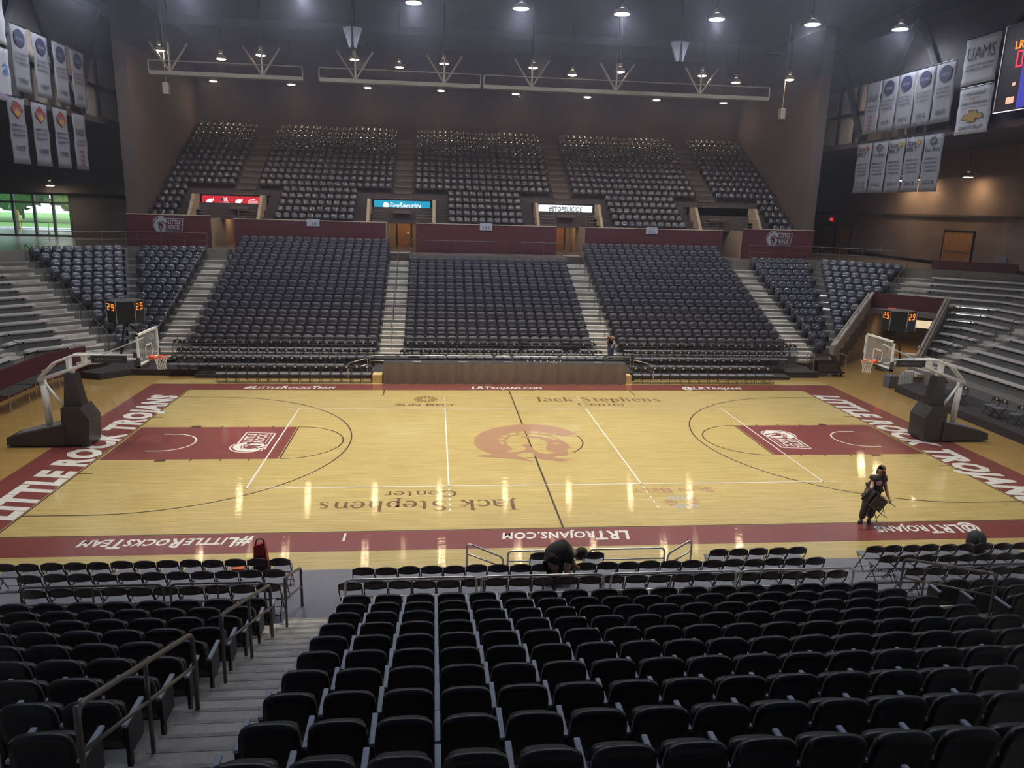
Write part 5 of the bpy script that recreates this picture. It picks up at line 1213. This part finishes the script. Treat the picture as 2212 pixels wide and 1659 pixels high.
# --- woman walking with a folded chair
t = thing('person', 'person in black shirt with a pink print walking on the court carrying a folding chair', 'person', (8.55, -7.62, 0))
pel = (.10, 0, .86, .125); bel = (.15, 0, 1.02, .12); che = (.20, 0, 1.20, .13); upc = (.23, 0, 1.31, .10); nk = (.24, -.01, 1.39, .05)
hc = (.24, -.03, 1.52); face = (-.75, -.62, -.1)
hl, hr_ = (.02, 0, .82, .095), (.19, .0, .82, .095)
legs = [[pel, hl, (-.06, -.06, .46, .062), (-.10, .0, .10, .042), (-.12, -.03, .05, .036), (-.22, -.10, .035, .03)], [pel, hr_, (.17, -.03, .45, .062), (.15, .04, .10, .042), (.14, .02, .05, .036), (.06, -.07, .035, .03)]]
sl, sr2 = (.07, -.05, 1.30, .06), (.37, .04, 1.29, .06)
arms = [[upc, sl, (-.02, -.14, 1.12, .042), (-.13, -.26, 1.06, .032), (-.16, -.30, 1.06, .026)], [upc, sr2, (.43, -.03, 1.03, .042), (.44, -.18, .82, .032), (.45, -.22, .77, .026)]]
body = [[pel, bel, che, upc, nk]]+legs+arms+headchain(nk, hc, face, (0, 0, 1))+[[(-.16, -.30, 1.06, .026)]+h[0:] for h in hand((-.18, -.33, 1.05), (-1, -.1, -.2), (0, -1, .3))]+[[(.45, -.22, .77, .026)]+h for h in hand((.455, -.25, .73), (.2, -.1, -1), (0, -1, 0))]
skin('body', body, M_SKIN, t)
G = lambda ch, k: [(x, y, z, r+k) for x, y, z, r in ch]
skin('shirt', [G([pel, bel, che, upc], .024), G([upc, sl, (.02, -.105, 1.19, .05)], .03), G([upc, sr2, (.41, -.005, 1.12, .05)], .03), [(.10, 0, .86, .147), (.09, 0, .76, .15)]], M_TEE, t)
skin('trousers', [G([bel, pel, legs[k][1], legs[k][2], legs[k][3]], .030) for k in (0, 1)], M_JEAN, t)
t.scale = (1.06, 1.06, 1.03)
for k in (0, 1): a = legs[k]; skin('shoe', [[(a[4][0]+.03, a[4][1]+.03, .045, .045), (a[4][0], a[4][1], .05, .045), (a[5][0], a[5][1], .035, .035)]], M_SHOE, t)
head_parts(t, hc, face, (0, 0, 1), long=True)
MB().grid([[(.06+.035*i, -.186+.005*abs(j-2), 1.14+.03*j) for j in range(5)] for i in range(5)], (0, -.01, 0)).build('shirt_print', M_PINK, t)
# the chair she carries (held, so a thing of its own)
t = thing('folded_chair', 'folded dark chair carried by the person in the pink-print shirt', 'chair', (8.55, -7.98, 0))
P = []
dirn = Vector((.78, 0, -.55)).normalized(); nrm = Vector((.55, 0, .78)).normalized()
for i in range(9):
    a = -1+2*i/8; P.append([tuple(Vector((-.24, 0, .97))+nrm*(a*.2)+dirn*(-.09+.19*b-.06*abs(a)**2*(b < .5)+.05*a*a)+Vector((0, -.05*(1-a*a), 0))) for b in (0, .5, 1)])
MB().grid(P, (0, .022, 0)).build('backrest', M_FOLD, t, True)
for a in (-.2, .2): MB().tube([Vector((-.24, 0, .97))+nrm*a, Vector((-.24, .02, .97))+nrm*a*.95+dirn*.93], .0125, 6).build('leg', M_FOLD, t)
MB().grid([[tuple(Vector((-.02, .03, .80))+nrm*(.19*a)+dirn*(.38*b)) for b in (0, 1)] for a in (-1, 1)], (0, .022, 0)).build('seat', M_FOLD, t)
for a in (-.17, .17): MB().tube([Vector((.08, .05, .74))+nrm*a, Vector((.26, .05, .27))+nrm*a*.9], .011, 6).build('leg', M_FOLD, t)
MB().tube([Vector((.22, .05, .36))-nrm*.16, Vector((.22, .05, .36))+nrm*.16], .01, 6).build('stretcher', M_FOLD, t)
# --- man bending over the near chairs
t = thing('person', 'person in black shirt bending over the near folding chairs', 'person', (-1.08, -12.45, .67))
pel = (0, 0, .80, .135); bel = (.06, .02, .87, .15); che = (.20, .05, .90, .15); upc = (.30, .06, .86, .12); nk = (.38, .07, .84, .055); hc = (.50, .09, .80); face = (.45, .15, -.85)
legs = [[pel, (-.02, -.08, .76, .10), (.04, -.08, .42, .07), (.0, -.08, .10, .045), (.0, -.08, .05, .04), (.12, -.08, .035, .035)], [pel, (.0, .09, .76, .10), (.06, .10, .42, .07), (.02, .10, .10, .045), (.02, .10, .05, .04), (.14, .10, .035, .035)]]
sl, sr2 = (.26, -.12, .84, .07), (.30, .22, .82, .07)
arms = [[upc, sl, (.20, -.20, .64, .048), (.29, -.16, .50, .036), (.31, -.14, .47, .028)], [upc, sr2, (.36, .28, .64, .045), (.44, .28, .50, .034), (.46, .28, .47, .026)]]
body = [[pel, bel, che, upc, nk]]+legs+arms+headchain(nk, hc, face, (.85, .1, .5))+[[(.31, -.14, .47, .028)]+h for h in hand((.33, -.13, .45), (.7, .1, -.7), (0, -1, 0))]+[[(.46, .28, .47, .026)]+h for h in hand((.47, .28, .45), (.5, .1, -.8), (0, -1, 0))]
skin('body', body, M_SKIN, t)
skin('shirt', [G([(-.10, -.0, .76, .13), pel, bel, che, upc], .03), G([upc, sl, (.225, -.17, .73, .055)], .024), G([upc, sr2, (.33, .25, .72, .05)], .024)], M_TEE, t)
skin('trousers', [G([bel, pel, legs[k][1], legs[k][2], legs[k][3]], .038) for k in (0, 1)], M_TEE, t)
t.scale = (1.15, 1.15, 1.12)
for k in (0, 1): a = legs[k]; skin('shoe', [[(a[4][0]-.04, a[4][1], .045, .045), (a[4][0], a[4][1], .05, .045), (a[5][0], a[5][1], .035, .038)]], M_SHOE, t)
head_parts(t, hc, face, (.85, .1, .5), r=.10, hair=mat('black_hair', (.03, .018, .014), .6, 0, .3, 30, .5, 80))
skin('hair_bun', [[(.58, .11, .86, .035), (.60, .11, .91, .025)]], MATS['black_hair'], t, sub=1)
# --- person far away in the right centre aisle
t = thing('person', 'person in black shirt and blue jeans leaning over chairs across the court', 'person', (5.78, 12.0, .67))
pel = (.02, 0, .78, .12); bel = (.02, -.03, .92, .12); che = (-.02, -.10, 1.06, .125); upc = (-.06, -.16, 1.12, .1); nk = (-.10, -.22, 1.15, .05); hc = (-.15, -.28, 1.12); face = (-.5, -.5, -.7)
legs = [[pel, (-.07, 0, .74, .09), (-.08, -.05, .42, .06), (-.07, 0, .1, .042), (-.07, -.12, .035, .033)], [pel, (.10, 0, .74, .09), (.10, -.04, .42, .06), (.10, .02, .1, .042), (.10, -.1, .035, .033)]]
arms = [[upc, (-.19, -.12, 1.08, .055), (-.30, -.2, .86, .04), (-.36, -.32, .72, .028)], [upc, (.10, -.16, 1.08, .055), (.08, -.3, .86, .04), (-.04, -.4, .72, .028)]]
skin('body', [[pel, bel, che, upc, nk]]+legs+arms+headchain(nk, hc, face, (-.2, -.5, .6))+[[(-.36, -.32, .72, .028)]+h for h in hand((-.37, -.34, .70), (-.3, -.3, -.8), (0, -1, 0))]+[[(-.04, -.4, .72, .028)]+h for h in hand((-.05, -.42, .70), (-.3, -.3, -.8), (0, -1, 0))], M_SKIN, t)
skin('shirt', [G([pel, bel, che, upc], .025), G([upc, arms[0][1], (-.25, -.16, .97, .045)], .02), G([upc, arms[1][1], (.09, -.23, .97, .045)], .02)], M_TEE, t)
skin('trousers', [G([pel, legs[k][1], legs[k][2], legs[k][3]], .02) for k in (0, 1)], M_JEANB, t)
head_parts(t, hc, face, (-.2, -.5, .6), hair=mat('auburn_hair', (.25, .09, .04), .6, 0, .2, 30))
# ================================================================== trees outside
def tree(x, y, h, r, label, col):
    t = thing('tree', label, 'tree', (x, y, 5.1), group='trees outside the glazed entrance')
    MB().tube([(0, 0, 0), (.05, 0, h*.5)], .15, 8).build('trunk', mat('bark', (.10, .07, .05), .9), t)
    mb = MB(); rnd = random.Random(int(x*7))
    for k in range(240):
        a, b, q = rnd.uniform(0, 2*PI), rnd.uniform(-1, 1), rnd.uniform(.6, 1); rr = math.sqrt(1-b*b); c = Vector((math.cos(a)*rr*r*q, math.sin(a)*rr*r*q, h*.55+b*h*.45*q)); s_ = r*.2
        v = [c+Vector((rnd.uniform(-s_, s_), rnd.uniform(-s_, s_), rnd.uniform(-s_, s_))) for _ in range(4)]; mb.face(v)
    mb.lathe([(r*.2, h*.12), (r*.75, h*.3), (r*.85, h*.6), (r*.5, h*.9), (.05, h*.98)], seg=14)
    mb.build('crown', col, t, fix=False)
LEAF = mat('green_leaves', (.09, .27, .10), .8, 0, .4, 3); LEAF2 = mat('yellow_green_leaves', (.22, .34, .09), .8, 0, .4, 3); LEAF3 = mat('reddish_leaves', (.34, .17, .10), .8, 0, .4, 3)
for k, (x, y, h, r, c_) in enumerate(((-71, 68, 11, 4.4, LEAF3), (-61, 67, 9, 4.4, LEAF), (-52, 68, 10, 4.2, LEAF), (-43, 66, 9, 4.2, LEAF2), (-34, 69, 9, 4.2, LEAF), (-66, 78, 14, 5, LEAF2), (-56, 78, 14, 5, LEAF), (-46, 78, 14, 5, LEAF), (-36, 79, 14, 4.8, LEAF2))):
    tree(x, y, h, r, f'leafy tree beyond the road outside the entrance, {ORD[k]} planted', c_)
tag(MB().lathe([(.22, 0), (.22, 1.6), (.16, 1.8), (.01, 1.85)], c=(-38.6, 42.5, 5.1), seg=12).build('yellow_post', mat('yellow_paint', (.8, .6, .1), .5)), 'yellow post on the lawn outside the entrance', 'post')
t = thing('outdoor_railing', 'thin metal railing outside the glazed entrance', 'railing')
MB().tube([(-46, 38, 6.1), (-28, 38, 6.1)], .03, 6).tube([(-46, 38, 5.6), (-28, 38, 5.6)], .02, 6).build('rail_bar', M_RAILD, t)
for k in range(10): MB().tube([(-46+2*k, 38, 5.05), (-46+2*k, 38, 6.1)], .025, 6).build('post', M_RAILD, t)
# ------------------------------------------------------------------ added scatter volume, imitates lens bloom around the lamps
hz = bpy.data.materials.new('lens_glow_volume'); hz.use_nodes = True; nt_ = hz.node_tree; nt_.nodes.clear()
vo = nt_.nodes.new('ShaderNodeVolumeScatter'); vo.inputs['Density'].default_value = .0028; vo.inputs['Anisotropy'].default_value = .88; vo.inputs['Color'].default_value = (.86, .84, 1, 1)
ou = nt_.nodes.new('ShaderNodeOutputMaterial'); nt_.links.new(vo.outputs[0], ou.inputs['Volume'])
hb = MB().box(-51.9, 51.9, -45.9, 39.1, -1, 20.45).build('lens_glow_volume', hz); struct(hb, 'added scatter volume imitating lens bloom around the lamps')
